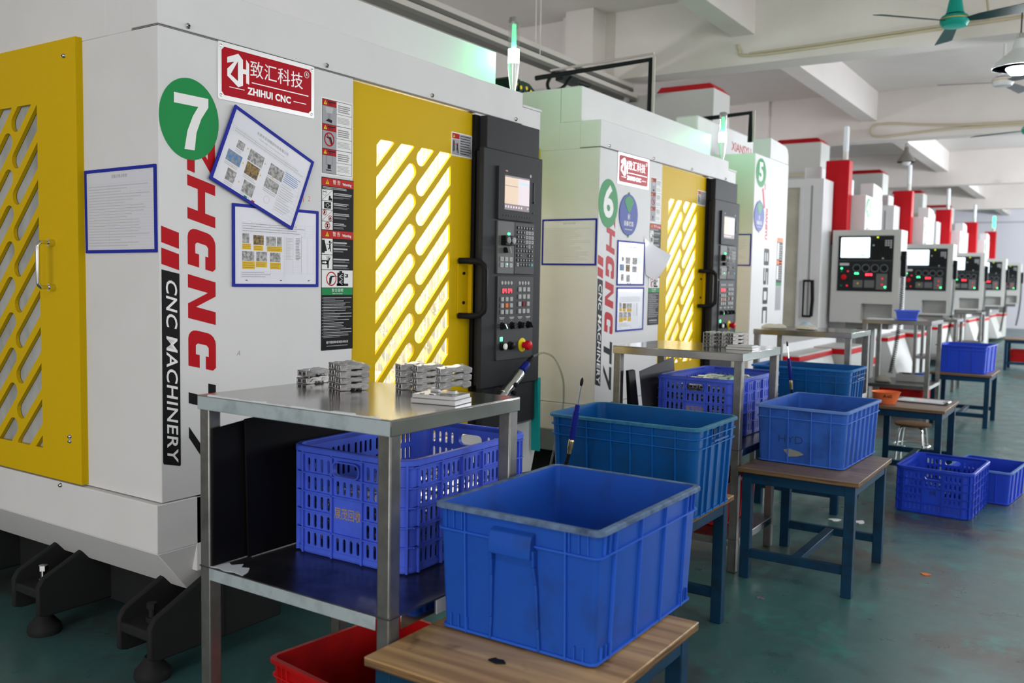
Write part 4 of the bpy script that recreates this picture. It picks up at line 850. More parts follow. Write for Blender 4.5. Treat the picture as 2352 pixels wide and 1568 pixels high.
steel_table('nearest stainless steel worktable with peeling film and aluminium parts stacked on it', 0.543, 1.246, -0.27, 0.285, film=True)
steel_table('second stainless steel worktable, in front of the machine with the 6 badge', 0.506, 1.193, 2.30, 2.885, shelves=(0.600, 0.165))
steel_table('third stainless steel worktable, with white gloves on top', 0.46, 1.15, 4.62, 5.22, shelves=(0.60,))
steel_table('stainless steel worktable before the second console, small blue bin on it', 0.62, 1.24, 7.35, 8.05, shelves=(0.45,))
steel_table('far stainless steel worktable under the third console', 0.42, 0.95, 11.3, 11.9, h=0.96, shelves=(0.45,))
steel_table('farthest steel worktable, below the fourth console', 0.40, 0.80, 15.4, 15.9, h=0.96, shelves=(0.45,))
wood_stool('front wooden-topped blue steel stand carrying the nearest blue crate', 1.25, 1.795, -0.36, 0.30, top=WOOD)
wood_stool('blue steel stand under the deep blue bin beside the pen-shaped air tool', 0.82, 1.385, 1.10, 1.70, top=WOOD)
wood_stool('blue steel stand with brown top under the crate marked HYD', 1.203, 1.752, 2.25, 2.96)
wood_stool('blue steel stand under the second deep blue bin', 0.78, 1.33, 3.72, 4.33)
wood_stool('blue steel stand with the orange bowl and a clipboard on top', 1.165, 1.705, 5.02, 5.72)
wood_stool('far blue steel stand carrying a plain blue crate', 1.125, 1.69, 8.10, 8.85)
wood_stool('farthest blue steel stand, at the right edge above a red crate', 1.14, 1.75, 15.4, 16.1)

# ---------------------------------------------------------------- crates
def RL(hx, hy, z, r): return [(x, y, z) for x, y in rrect(-hx, hx, -hy, hy, r, 5)]
def rim(m, hx, hy, H, r, out=0.012, hgt=0.012, th=0.004):
    q = MB(m); a = hx-th; b = hy-th
    L = [RL(hx-th, hy-th, H-hgt, r), RL(hx-th, hy-th, H, r), RL(hx+out-0.003, hy+out-0.003, H, r+out), RL(hx+out, hy+out, H-0.003, r+out), RL(hx+out, hy+out, H-hgt, r+out), RL(hx, hy, H-hgt, r), RL(hx-th, hy-th, H-hgt, r)]
    return q.loft(L, caps=(False, False))
def solid_crate(label, loc, rz, L, W, H, taper, m, rimm, xr, yr, bands, handle=None, name='crate', group=None, r=0.02, grid=True, cat='crate', marks=None):
    T = thing(name, label, cat, loc, rz, group)
    hx, hy = L/2, W/2; th = 0.004
    at = lambda z: taper*(1-z/H)
    q = MB(m)
    q.loft([RL(hx-at(0)-0.006, hy-at(0)-0.006, 0, r), RL(hx-at(0), hy-at(0), 0.006, r), RL(hx, hy, H-0.002, r), RL(hx-th, hy-th, H-0.002, r), RL(hx-at(0)-th, hy-at(0)-th, 0.012, r)], caps=(True, True))
    p = 0.008; z0 = 0.004; z1 = H-0.010
    rm = MATS.get('rib_' + m.name) or mat('rib_' + m.name, tuple(min(1, c*1.35+0.004) for c in m.node_tree.nodes['Principled BSDF'].inputs['Base Color'].default_value[:3]), 0.45, spec=0.14)
    def vrib(face, u, wd=0.004, za=z0, zb=z1, pr=p):
        for s in (-1, 1):
            if face == 'y':
                f = lambda z: s*(hy-at(z)); g = [(u-wd/2, f(za), za), (u+wd/2, f(za), za), (u+wd/2, f(za)+s*pr, za), (u-wd/2, f(za)+s*pr, za)]
                h = [(u-wd/2, f(zb), zb), (u+wd/2, f(zb), zb), (u+wd/2, f(zb)+s*pr, zb), (u-wd/2, f(zb)+s*pr, zb)]
            else:
                f = lambda z: s*(hx-at(z)); g = [(f(za), u-wd/2, za), (f(za), u+wd/2, za), (f(za)+s*pr, u+wd/2, za), (f(za)+s*pr, u-wd/2, za)]
                h = [(f(zb), u-wd/2, zb), (f(zb), u+wd/2, zb), (f(zb)+s*pr, u+wd/2, zb), (f(zb)+s*pr, u-wd/2, zb)]
            q.hexa(g, h, rm)
    def ring(z, pr=p, t=0.004):
        a = at(z); q.loft([RL(hx-a-0.001, hy-a-0.001, z-t/2, r), RL(hx-a+pr, hy-a+pr, z-t/2, r+pr), RL(hx-a+pr, hy-a+pr, z+t/2, r+pr), RL(hx-a-0.001, hy-a-0.001, z+t/2, r)], rm, caps=(False, False))
    for u in xr: vrib('y', u)
    for u in yr: vrib('x', u)
    for z in bands: ring(z)
    ring(0.008, 0.006, 0.006)
    if grid:
        for s in (-1, 1):
            for k in (0.012, 0.035, 0.060):
                vrib('y', s*(hx-r-k), 0.0025, H-0.060, z1, 0.006); vrib('x', s*(hy-r-k), 0.0025, H-0.060, z1, 0.006)
                vrib('y', s*(hx-taper-r-k), 0.0025, 0.006, 0.042, 0.006); vrib('x', s*(hy-taper-r-k), 0.0025, 0.006, 0.042, 0.006)
    q.build('body', T, bevel=0)
    rim(rimm, hx, hy, H, r).build('rim', T)
    if handle == 'lip':
        for s in (-1, 1):
            q = MB(m); w2 = 0.058; y = s*(hy-0.003); zt = H-0.045; zb = H-0.092
            prof = [(0, zt+0.012), (0.020, zt+0.006), (0.026, zt-0.006), (0.028, zb+0.008), (0.027, zb), (0.0, zb)]
            q.prism([(y+s*a, z) for a, z in prof], -w2, w2, 'yz'); 
            for e in (-1, 1):
                pts = [(e*(w2+0.001), zb+0.02, 0.020), (e*(w2+0.001), zb-0.02, 0.018), (e*(w2+0.004), zb-0.06, 0.012), (e*(w2+0.008), 0.06, 0.009), (e*(w2+0.011), 0.006, 0.009)]
                for (u, z, d), (u2, z2, d2) in zip(pts, pts[1:]):
                    f = lambda zz: s*(hy-at(zz)-0.001)
                    q.hexa([(u-0.004, f(z), z), (u+0.004, f(z), z), (u+0.004, f(z)+s*d, z), (u-0.004, f(z)+s*d, z)], [(u2-0.004, f(z2), z2), (u2+0.004, f(z2), z2), (u2+0.004, f(z2)+s*d2, z2), (u2-0.004, f(z2)+s*d2, z2)])
            q.build('handle', T, bevel=0.002)
    if handle == 'slot':
        for s in (-1, 1):
            q = MB(m); f = s*hx
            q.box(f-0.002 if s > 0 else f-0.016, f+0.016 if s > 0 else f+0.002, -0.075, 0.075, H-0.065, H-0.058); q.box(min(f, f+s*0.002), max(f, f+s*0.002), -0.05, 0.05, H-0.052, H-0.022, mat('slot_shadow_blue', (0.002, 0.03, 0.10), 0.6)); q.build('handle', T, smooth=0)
    return T
def basket(label, loc, rz, m, group, L=0.44, W=0.60, H=0.325, mark=None, name='slotted_basket'):
    T = thing(name, label, 'basket', loc, rz, group); hx, hy = L/2, W/2; r = 0.045; th = 0.004
    q = MB(m)
    rp = (H-0.045)/5; rows = [0.026+rp*k for k in range(5)]; sh = rp-0.0205
    def wall(M, width, npan, labels, grips):
        """local u across, v up, h outwards"""
        cw = r; pw = (width-2*cw)/npan; holes = []
        for i in range(npan):
            u0 = -width/2+cw+i*pw
            for k, v in enumerate(rows):
                if i in labels and k in (1, 2): continue
                if i in grips and k == 4:
                    holes.append([(u0+pw*0.08+p0, v+0.002+p1) for p0, p1 in [(x, y) for x, y in rrect(0, pw*0.84, 0, sh+0.004, 0.016)]]); continue
                ns = 4 if pw > 0.07 else 3
                for s in range(ns): c = u0+pw*(s+0.7)/(ns+0.4); holes.append(capsule((c, v+0.006), (c, v+sh), 0.0055, 5))
        q.fill([[(-width/2+cw-0.001, 0.004), (width/2-cw+0.001, 0.004), (width/2-cw+0.001, H-0.004), (-width/2+cw-0.001, H-0.004)]] + holes, th, None, M @ FZ(0, 0, -th))
        for i in range(npan+1): u = -width/2+cw+i*pw; q.box(u-0.003, u+0.003, 0.004, H-0.006, 0, 0.008, None, M)
        for v in rows[1:] + [H-0.017]:
            cuts = [-width/2+cw*0.5] + ([e for i in labels for e in (-width/2+cw+i*pw, -width/2+cw+(i+1)*pw)] if v == rows[2] else []) + [width/2-cw*0.5]
            for e0, e1 in zip(cuts[::2], cuts[1::2]): q.box(e0, e1, v-0.006, v-0.0025, 0, 0.008, None, M)
        for i in grips:
            u0 = -width/2+cw+i*pw; q.fill([[(u0+pw*0.08+x, rows[4]+0.002+y) for x, y in rrect(-0.004, pw*0.84+0.004, -0.004, sh+0.008, 0.020)], [(u0+pw*0.08+x, rows[4]+0.002+y) for x, y in rrect(0, pw*0.84, 0, sh+0.004, 0.016)]], 0.012, None, M)
    wall(FY(0, -hy, 0), L, 3, (1,), (1,)); wall(FY(0, -hy, 0) if False else Matrix.Rotation(pi, 4, 'Z') @ FY(0, -hy, 0), L, 3, (1,), (1,))
    wall(FX(hx, 0, 0), W, 5, (2,), ()); wall(Matrix.Rotation(pi, 4, 'Z') @ FX(hx, 0, 0), W, 5, (2,), ())
    for sx, sy, a0 in ((1, -1, -90), (1, 1, 0), (-1, 1, 90), (-1, -1, 180)):
        o = []; i_ = []
        for k in range(7):
            a = R(a0+15*k); cx, cy = sx*(hx-r), sy*(hy-r); o.append((cx+r*cos(a), cy+r*sin(a))); i_.append((cx+(r-th)*cos(a), cy+(r-th)*sin(a)))
        q.prism(o + i_[::-1], 0.004, H-0.004, 'xy')
        for v in rows[1:] + [H-0.017]:
            o2 = [(sx*(hx-r)+(r+0.008)*cos(R(a0+15*k)), sy*(hy-r)+(r+0.008)*sin(R(a0+15*k))) for k in range(7)]; q.prism(o2 + o[::-1], v-0.006, v-0.0025, 'xy')
        a = R(a0+45); cx, cy = sx*(hx-r)+r*cos(a), sy*(hy-r)+r*sin(a); q.box(-0.002, 0.010, -0.003, 0.003, 0.004, H-0.006, None, Matrix.Translation((cx, cy, 0)) @ Matrix.Rotation(a, 4, 'Z'))
    q.loft([RL(hx-0.006, hy-0.006, 0, r), RL(hx+0.002, hy+0.002, 0.008, r), RL(hx+0.002, hy+0.002, 0.022, r), RL(hx-th, hy-th, 0.022, r), RL(hx-th, hy-th, 0.008, r)], caps=(True, True))
    q.build('body', T, smooth=25)
    rim(m, hx, hy, H, r, 0.012, 0.016).build('rim', T)
    if mark: 
        q = MB(mark[1], FY(0, -hy-0.0003, 0)); q.text(mark[0], mark[2], None, FZ(0, 0.135, 0), h=0.0005, sx=0.70, bold=mark[3]); q.build('label_writing', T, smooth=0)
    return T
CR = dict(xr=(-0.135, -0.105, 0.105, 0.135), yr=(-0.2, -0.075, 0.075, 0.2), bands=(), handle='lip')
solid_crate('large empty blue crate in front on the wooden stand', (1.500, 0.160, 0.530), 0.0, 0.445, 0.565, 0.318, 0.012, BLUE, RIMG, (-0.140, 0.140), (-0.205, -0.07, 0.07, 0.205), (0.255,), 'lip', group='blue crates on stands', r=0.013)
c2 = solid_crate('blue crate marked HYD with a torn sticker on the brown-topped stand', (1.437, 2.775, 0.530), R(-2.0), 0.425, 0.62, 0.278, 0.012, mat('worn_light_blue_crate', (0.030, 0.105, 0.43), 0.42, noise=(6, (0.022, 0.055, 0.22), 0.48, 0.72)), mat('pale_blue_rim', (0.10, 0.20, 0.50), 0.5), (-0.145, -0.055, 0.055, 0.145), (-0.24, -0.16, -0.08, 0, 0.08, 0.16, 0.24), (0.222,), None, group='blue crates on stands', grid=False)
q = MB(INK, FY(-0.045, -0.3045, 0.118)); q.text('HYD', 0.052, mat('faded_marker', (0.03, 0.045, 0.10), 0.6), FZ(0, 0, 0), h=0.0006, bold=-0.0012, sx=1.15); q.build('marker_writing', c2, smooth=0)
q = MB(mat('torn_sticker', (0.25, 0.25, 0.22), 0.7), FY(-0.03, -0.3025, 0.056)); q.fill([[(-0.05, 0.012), (-0.02, 0.020), (0.03, 0.010), (0.052, -0.002), (0.02, -0.014), (-0.025, -0.020), (-0.032, -0.005)]], 0.0008); q.build('sticker_remains', c2, smooth=0)
d1 = solid_crate('deep blue bin, nearer of the two, behind the front crate', (1.112, 1.395, 0.530), R(0.5), 0.615, 0.42, 0.342, 0.016, BLUED, RIMT, (-0.265, -0.14, -0.035, 0.045, 0.135, 0.225), (-0.13, -0.075, 0.0, 0.075, 0.13), (0.300, 0.262), 'slot', name='storage_bin', group='deep blue bins on stands', r=0.035, grid=False, cat='bin')
d2 = solid_crate('deep blue bin, farther of the two, behind the second worktable', (1.020, 4.075, 0.530), R(-0.5), 0.615, 0.42, 0.342, 0.016, BLUED, mat('clean_blue_rim', (0.015, 0.14, 0.42), 0.4), (-0.265, -0.14, -0.035, 0.045, 0.135, 0.225), (-0.13, -0.075, 0.0, 0.075, 0.13), (0.300, 0.262), 'slot', name='storage_bin', group='deep blue bins on stands', r=0.035, grid=False, cat='bin')
basket('bright blue slotted basket of parts under the nearest worktable', (0.862, 0.285, 0.586), R(1.0), BLUEB, 'slotted baskets of parts', L=0.43, W=0.60, H=0.318, mark=('展茂回收', mat('faded_gold_print', (0.42, 0.28, 0.05), 0.6), 0.036, 0))
basket('blue slotted basket filled with shiny parts under the second worktable', (0.872, 2.870, 0.601), R(-1.5), BLUEB, 'slotted baskets of parts', L=0.43, W=0.66, H=0.305, mark=('展茂回收', MATS['faded_gold_print'], 0.036, 0))
basket('empty blue slotted basket standing alone on the green floor', (1.800, 4.385, 0.0), R(-3.5), BLUEF, 'baskets on the floor', L=0.425, W=0.56, H=0.285, mark=('合格', mat('faded_black_print', (0.02, 0.025, 0.04), 0.6), 0.030, 0))
solid_crate('low blue crate partly hidden behind the basket on the floor', (2.00, 4.93, 0.0), R(-6), 0.36, 0.50, 0.215, 0.010, BLUEF, mat('pale_blue_rim', (0.1, 0.2, 0.5), 0.5), (-0.1, 0.1), (-0.18, -0.06, 0.06, 0.18), (), None, group=None, grid=False)
solid_crate('plain blue crate on the far stand, dark scuff across its front', (1.412, 8.50, 0.530), R(-4), 0.46, 0.60, 0.275, 0.010, BLUEF, BLUEF, (-0.11, 0.0, 0.11), (-0.2, 0.0, 0.2), (0.23,), None, group='blue crates on stands', grid=False)
solid_crate('red crate on the floor under the nearest worktable', (0.872, 0.125, 0.0), R(-7), 0.40, 0.49, 0.285, 0.012, RED, RED, (-0.12, 0.0, 0.12), (-0.16, -0.05, 0.05, 0.16), (0.235,), 'lip', group='red crates')
solid_crate('red crate on the low shelf of the second worktable, rags hanging over it', (0.865, 2.72, 0.166), 0, 0.40, 0.50, 0.215, 0.010, RED, RED, (-0.1, 0.1), (-0.15, 0.0, 0.15), (), None, group='red crates', grid=False)
solid_crate('red crate on the floor behind the worktable with the small blue bin', (0.76, 8.78, 0.0), R(-3), 0.50, 0.44, 0.29, 0.010, RED, RED, (-0.15, 0.15), (-0.2, 0.0, 0.2), (), None, group='red crates', grid=False)
solid_crate('red crate lying under the farthest stand at the right edge', (1.445, 15.75, 0.1395), 0, 0.42, 0.36, 0.20, 0.010, RED, RED, (-0.15, 0.15), (-0.1, 0.1), (), None, group='red crates', grid=False)
solid_crate('small blue parts bin standing on the fourth worktable', (0.98, 7.60, 1.063), R(8), 0.21, 0.16, 0.095, 0.018, BLUEB, BLUEB, (), (), (), None, name='parts_bin', r=0.012, grid=False, cat='bin')
# bowl
q = MB(ORANGE); q.lathe([(0.060, 0), (0.075, 0.02), (0.098, 0.085), (0.102, 0.088), (0.096, 0.086), (0.070, 0.02), (0.055, 0.006)], (0, 0, 0), 28)
b = q.build('plastic_bowl', None, loc=(1.285, 5.18, 0.529)); tag(b, 'orange plastic bowl with black writing on the stand, beside the clipboard', 'bowl')
q = MB(INK); q.text('A-02', 0.03, None, Matrix.Translation((0.028, -0.0885, 0.062)) @ Matrix.Rotation(R(18), 4, 'Z') @ FY(0, 0, 0) @ Matrix.Rotation(R(-12), 4, 'X'), h=0.0008, bold=0.0005); q.build('writing', b, smooth=0)
# ---------------------------------------------------------------- die-cast brackets
def casting_mesh():
    q = MB(ALU); L, W, h = 0.088, 0.050, 0.0185      # long axis y, open channels at the -y end
    side = [(0, 0), (0, h), (0.016, h), (0.022, h+0.0025), (0.046, h+0.0015), (0.056, h+0.0045), (0.076, h+0.0035), (L, h-0.002), (L, 0.004), (0.076, 0), (0.066, 0), (0.064, 0.0065), (0.034, 0.0065), (0.030, 0)]
    for a, b in ((0, 0.0045), (0.0225, 0.0275), (W-0.0045, W)): q.prism(side, a, b, 'yz')
    top = [(0.0, h-0.0055), (0, h), (0.016, h), (0.022, h+0.0025), (0.046, h+0.0015), (0.056, h+0.0045), (0.076, h+0.0035), (L, h-0.002), (L, 0.004), (L-0.004, 0.004), (0.080, h-0.007), (0.05, h-0.006)]
    q.prism(top, 0.002, W-0.002, 'yz')
    q.box(0, W, 0, 0.020, 0, 0.0035); q.box(0.004, W-0.004, 0.0, 0.003, h-0.006, h)
    for x in (W-0.001,): q.prism([(0.012, 0.006), (0.030, 0.0065), (0.040, h-0.004), (0.024, h-0.003)], x, x+0.004, 'yz'); q.prism([(0.058, 0.010), (0.072, 0.012), (0.070, h-0.002), (0.060, h-0.002)], x, x+0.0035, 'yz')
    q.cyl((0.012, 0.07, h+0.001), (0.012, 0.07, h+0.0055), 0.005, seg=10).cyl((W-0.012, 0.02, h-0.001), (W-0.012, 0.02, h+0.004), 0.004, seg=10)
    o = q.build('bracket_casting', None, bevel=0.0012); return o
CAST0 = casting_mesh(); used = [False]
def casting(loc, rz, label, group, tilt=0.0, flip=False):
    o = CAST0 if not used[0] else CAST0.copy()
    if used[0]: COL.objects.link(o)
    used[0] = True
    M = Matrix.Translation(loc) @ Matrix.Rotation(rz, 4, 'Z') @ Matrix.Rotation(tilt, 4, 'X')
    if flip: M = M @ Matrix.Translation((0.05, 0, 0.0185)) @ Matrix.Rotation(pi, 4, 'Y')
    o.location = M.to_translation(); o.rotation_euler = M.to_euler()
    return tag(o, label, 'metal part', group)
LEV = {4: ['bottom', 'second from bottom', 'third from bottom', 'topmost'], 3: ['bottom', 'middle', 'topmost'], 2: ['lower', 'upper']}
def stack(x, y, rz, n, where, z=1.063, jit=0.0035, tilt=0.0, step=0.0188, flips=()):
    rng = random.Random(int(x*1000))
    for k in range(n):
        lab = '%s aluminium bracket casting of the %s' % (LEV[n][k], where)
        casting((x+jit*(rng.random()-0.5)*2 + (0 if not tilt else 0.004*k), y+jit*(rng.random()-0.5)*2 - (0 if not tilt else 0.007*k), z+0.0004+step*k), rz+R(9)*(rng.random()-0.5), lab, 'bracket castings stacked on the nearest worktable', tilt, k in flips)
stack(0.545, 0.092, R(-9), 2, 'low pair at the left rear', step=0.0230)
stack(0.684, 0.090, R(-24), 4, 'rear left stack of four')
stack(0.742, 0.060, R(-30), 4, 'front left stack of four')
stack(0.856, 0.196, R(-30), 4, 'rear right stack of four')
stack(0.912, 0.205, R(-34), 4, 'middle right stack of four')
# fixture block
q = MB(ALUSH); q.box(0, 0.133, 0, 0.098, 0, 0.0130).box(0.003, 0.130, 0.003, 0.095, 0.0135, 0.0240)
for x, y in ((0.02, 0.012), (0.05, 0.010), (0.08, 0.012), (0.108, 0.010)): q.box(x, x+0.013, y, y+0.006, 0.024, 0.0265, ALU)
fx = q.build('fixture_block', None, bevel=0.0012, loc=(1.090, -0.012, 1.0635)); fx.rotation_euler = (0, 0, R(10)); tag(fx, 'two-layer machined aluminium fixture block at the right side of the nearest worktable', 'metal block')
for (x, y, w_) in ((1.106, 0.052, 0.024), (1.172, 0.040, 0.024)):
    q = MB(ALU); q.box(0, w_, 0, 0.014, 0.0242, 0.0345); c = q.build('locating_pad', fx, bevel=0.0012); c.location = fx.matrix_basis.inverted() @ Vector((x, y, 1.0635)); 
for k in range(3):
    casting((1.114+0.0035*k, 0.062-0.003*k, 1.0985+0.0192*k), R(-38), '%s aluminium bracket casting of the leaning three on the fixture block' % LEV[3][k], 'bracket castings stacked on the nearest worktable', R(3))
# second worktable
for i, (x, y, n) in enumerate(((0.872, 2.60, 4), (0.93, 2.63, 4), (0.99, 2.64, 4))):
    for k in range(n): casting((x, y, 1.0634+0.0188*k), R(-20-8*i), '%s bracket casting of the %s stack on the second worktable' % (LEV[4][k], ('left', 'middle', 'right')[i]), 'bracket castings stacked on the second worktable')
q = MB(ALUSH); q.box(0, 0.135, 0, 0.10, 0, 0.012).box(0.004, 0.131, 0.004, 0.096, 0.0125, 0.022); fx2 = q.build('fixture_block', None, bevel=0.0012, loc=(1.035, 2.50, 1.0635)); tag(fx2, 'flat aluminium fixture block on the second worktable, before the castings', 'metal block')
# brackets thrown into the two baskets
rng = random.Random(21)
def in_basket(cx, cy, rz, z0, nx, ny, nz, label, group, heap=0, dz=0.0305):
    hp = MB(ALU)
    R0 = Matrix.Translation((cx, cy, 0)) @ Matrix.Rotation(rz, 4, 'Z')
    for c in range(nz):
        for b in range(ny):
            for a in range(nx):
                M = R0 @ Matrix.Translation(((a-(nx-1)/2)*0.0625 + 0.002*(rng.random()-0.5), (b-(ny-1)/2)*0.100 + 0.003*(rng.random()-0.5), z0+dz*c)) @ Matrix.Rotation(R(7)*(rng.random()-0.5) + (pi if rng.random() < 0.4 else 0), 4, 'Z') @ Matrix.Translation((-0.025, -0.044, 0.004)) @ Matrix.Rotation(R(4)*rng.random(), 4, 'X')
                if c < heap:
                    t = CAST0.data.copy(); hp.mesh(t, ALU, M); continue
                o = CAST0.copy(); COL.objects.link(o); o.location = M.to_translation(); o.rotation_euler = M.to_euler(); tag(o, label, 'metal part', group)
    if heap: h = hp.build('casting_heap'); h['kind'] = 'stuff'; tag(h, 'deep layer of bracket castings low in the basket under the second worktable', 'metal parts')
    else: hp.bm.free()
in_basket(0.862, 0.285, R(1), 0.611, 6, 5, 5, 'shiny aluminium bracket casting loose in the basket under the nearest worktable', 'castings in the nearest basket')
in_basket(0.872, 2.870, R(-1.5), 0.626, 6, 6, 8, 'shiny aluminium bracket casting heaped in the basket under the second worktable', 'castings in the second basket', 5)

# ---------------------------------------------------------------- document holders
def holder(name, label, M, W, H, draw, group='blue-framed document holders'):
    """local u right, v up, h off the wall"""
    T = thing(name, label, 'document holder', M.to_translation(), group=group)
    A = M.copy(); A.translation = (0, 0, 0); f = 0.011
    q = MB(FRAMEB, A); q.fill([rrect(-W/2, W/2, -H/2, H/2, 0.002, 1), [(-W/2+f, -H/2+f), (W/2-f, -H/2+f), (W/2-f, H/2-f), (-W/2+f, H/2-f)]], 0.005); q.build('frame', T, smooth=0)
    q = MB(PAPER, A); q.box(-W/2+0.004, W/2-0.004, -H/2+0.004, H/2-0.004, 0.001, 0.0022); draw(q, W, H, 0.0022); q.build('printed_sheet', T, smooth=0)
    return T
def grid(q, u0, u1, v0, v1, nu, nv, h, m=INKL, t=0.0005):
    for k in range(nv+1): v = v0+(v1-v0)*k/nv; q.box(u0, u1, v-t/2, v+t/2, h, h+0.0002, m)
    for k in range(nu+1): u = u0+(u1-u0)*k/nu; q.box(u-t/2, u+t/2, v0, v1, h, h+0.0002, m)
def doc_process(q, W, H, h):
    q.text('东莞市圣烜精密科技有限公司', 0.0125, INKG, FZ(0.0, H*0.36, h), h=0.0002); q.text('产品加工流程  Product Machining Process', 0.0075, INKL, FZ(0, H*0.305, h), h=0.0002)
    grid(q, -W*0.44, W*0.45, H*0.20, H*0.27, 7, 2, h); lines(q, -W*0.42, W*0.43, H*0.205, H*0.265, 2, INKL, h, h+0.0002, 0.3, 0.1)
    ph = [(-0.36, 0.09, .08, .10, 0), (-0.17, 0.06, .17, .15, 0), (0.08, 0.055, .17, .15, 0), (-0.385, -0.10, .16, .14, 2), (-0.17, -0.11, .15, .16, 1), (0.075, -0.13, .16, .13, 0), (-0.36, -0.32, .10, .15, 0), (-0.15, -0.34, .13, .16, 0)]
    for u, v, w_, h_, k in ph: q.box(u*W-w_*W/2+0.02, u*W+w_*W/2+0.02, v*H-h_*H/2, v*H+h_*H/2, h, h+0.0003, PHOTO[k]); lines(q, u*W-w_*W/2+0.02, u*W+w_*W/2+0.02, v*H-h_*H/2-0.016, v*H-h_*H/2-0.003, 2, INKL, h, h+0.0002, 0.4)
    for u, v in ((-0.24, 0.11), (-0.02, 0.07), (-0.03, -0.10), (-0.24, -0.09), (0.10, -0.03), (-0.33, -0.21), (-0.22, -0.33)): q.prism([(u*W, v*H+0.004), (u*W+0.008, v*H), (u*W, v*H-0.004)], h, h+0.0003, 'xy', NOTEY)
    grid(q, W*0.22, W*0.44, -H*0.42, H*0.16, 1, 10, h); lines(q, W*0.23, W*0.43, H*0.0, H*0.15, 6, INKB, h+0.0002, h+0.0003, 0.3, 0.4); lines(q, W*0.23, W*0.42, -H*0.40, -H*0.02, 12, INKL, h+0.0002, h+0.0003, 0.25, 0.6)
    q.box(-W*0.12, -W*0.085, -H*0.46, -H*0.44, h, h+0.0003, INKGR).box(-W*0.03, W*0.005, -H*0.46, -H*0.44, h, h+0.0003, INKR); q.fill([circ(W*0.12, -H*0.33, 0.014), circ(W*0.12, -H*0.33, 0.013)], 0.0002, mat('faint_stamp', (0.62, 0.42, 0.48), 0.5), FZ(0, 0, h))
def doc_points(q, W, H, h):
    grid(q, -W*0.40, W*0.44, H*0.16, H*0.29, 8, 4, h); lines(q, -W*0.39, W*0.42, H*0.165, H*0.285, 4, INKG, h, h+0.0003, 0.22, 0.3)
    for k, (u, v, w_) in enumerate(((-0.355, 0.09, .075), (-0.215, 0.075, .115), (-0.075, 0.07, .11), (0.022, 0.07, .055), (-0.33, -0.125, .13), (-0.18, -0.125, .12), (-0.025, -0.13, .12))):
        q.box((u-w_/2)*W, (u+w_/2)*W, v*H-0.0175, v*H+0.0175, h, h+0.0003, PHOTO[1] if k == 1 else PHOTO[0])
    for u0, u1, v0, v1 in ((-0.395, -0.30, -0.045, 0.026), (-0.27, -0.165, -0.055, 0.010), (-0.12, 0.055, -0.060, 0.008), (-0.395, -0.255, -0.285, -0.188), (-0.245, -0.12, -0.260, -0.188), (-0.085, 0.04, -0.280, -0.195)):
        q.box(u0*W, u1*W, v0*H, v1*H, h, h+0.0003, NOTEY); lines(q, u0*W+0.002, u1*W-0.002, v0*H+0.002, v1*H-0.002, 3, mat('note_print', (0.38, 0.25, 0.04), 0.5), h+0.0003, h+0.0005, 0.3)
    grid(q, W*0.08, W*0.29, -H*0.33, H*0.14, 2, 24, h); lines(q, W*0.22, W*0.28, -H*0.16, H*0.13, 15, INKG, h+0.0002, h+0.0004, 0.5, 0.4); lines(q, W*0.10, W*0.18, -H*0.16, H*0.13, 15, INKL, h+0.0002, h+0.0004, 0.4, 0.4)
    grid(q, W*0.29, W*0.44, -H*0.33, H*0.14, 2, 1, h); grid(q, -W*0.41, W*0.08, -H*0.39, -H*0.31, 3, 3, h); lines(q, -W*0.40, W*0.06, -H*0.39, -H*0.31, 3, INKG, h, h+0.0002, 0.25, 0.6)
    for u in (-0.36, 0.03, 0.37): q.box(u*W, u*W+0.010, -H*0.425, -H*0.415, h, h+0.0003, INK)
def doc_table(q, W, H, h):
    q.text('设备日常点检表', 0.013, INKG, FZ(0, H*0.40, h), h=0.0002); grid(q, -W*0.46, W*0.46, -H*0.44, H*0.32, 3, 22, h); lines(q, -W*0.45, W*0.44, -H*0.43, H*0.31, 22, INKL, h, h+0.0002, 0.25, 0.5)
def tiltM(M, a): return M @ Matrix.Rotation(a, 4, 'Z')
holder('document_holder', 'tilted blue-framed process sheet overlapping another on the machine with the 7 badge', tiltM(FX(0.0075, 0.437, 1.780), R(-22.5)), 0.412, 0.293, doc_process)
holder('document_holder', 'straight blue-framed sheet with yellow notes, below the tilted one', FX(0.001, 0.504, 1.499), 0.420, 0.298, doc_points)
holder('document_holder', 'blue-framed sheet on the side of the 7 machine, next to the yellow side door', tiltM(FY(-0.214, -0.001, 1.606), R(0.5)), 0.408, 0.290, doc_table)
holder('document_holder', 'blue-framed sheet on the side of the machine with the 6 badge', FY(-0.203, 3.053, 1.628), 0.392, 0.287, doc_table)
holder('document_holder', 'upper of the two blue-framed sheets on the front of the machine with the 6 badge', FX(0.001, 3.512, 1.508), 0.398, 0.288, doc_process)
holder('document_holder', 'lower of the two blue-framed sheets on the front of the machine with the 6 badge', FX(0.001, 3.516, 1.210), 0.400, 0.286, doc_points)
holder('document_holder', 'blue-framed sheet on the green-lit side of the machine with the 5 badge', FY(-0.203, 5.879, 1.680), 0.392, 0.278, doc_table)
q = MB(PAPER); rng = random.Random(2)
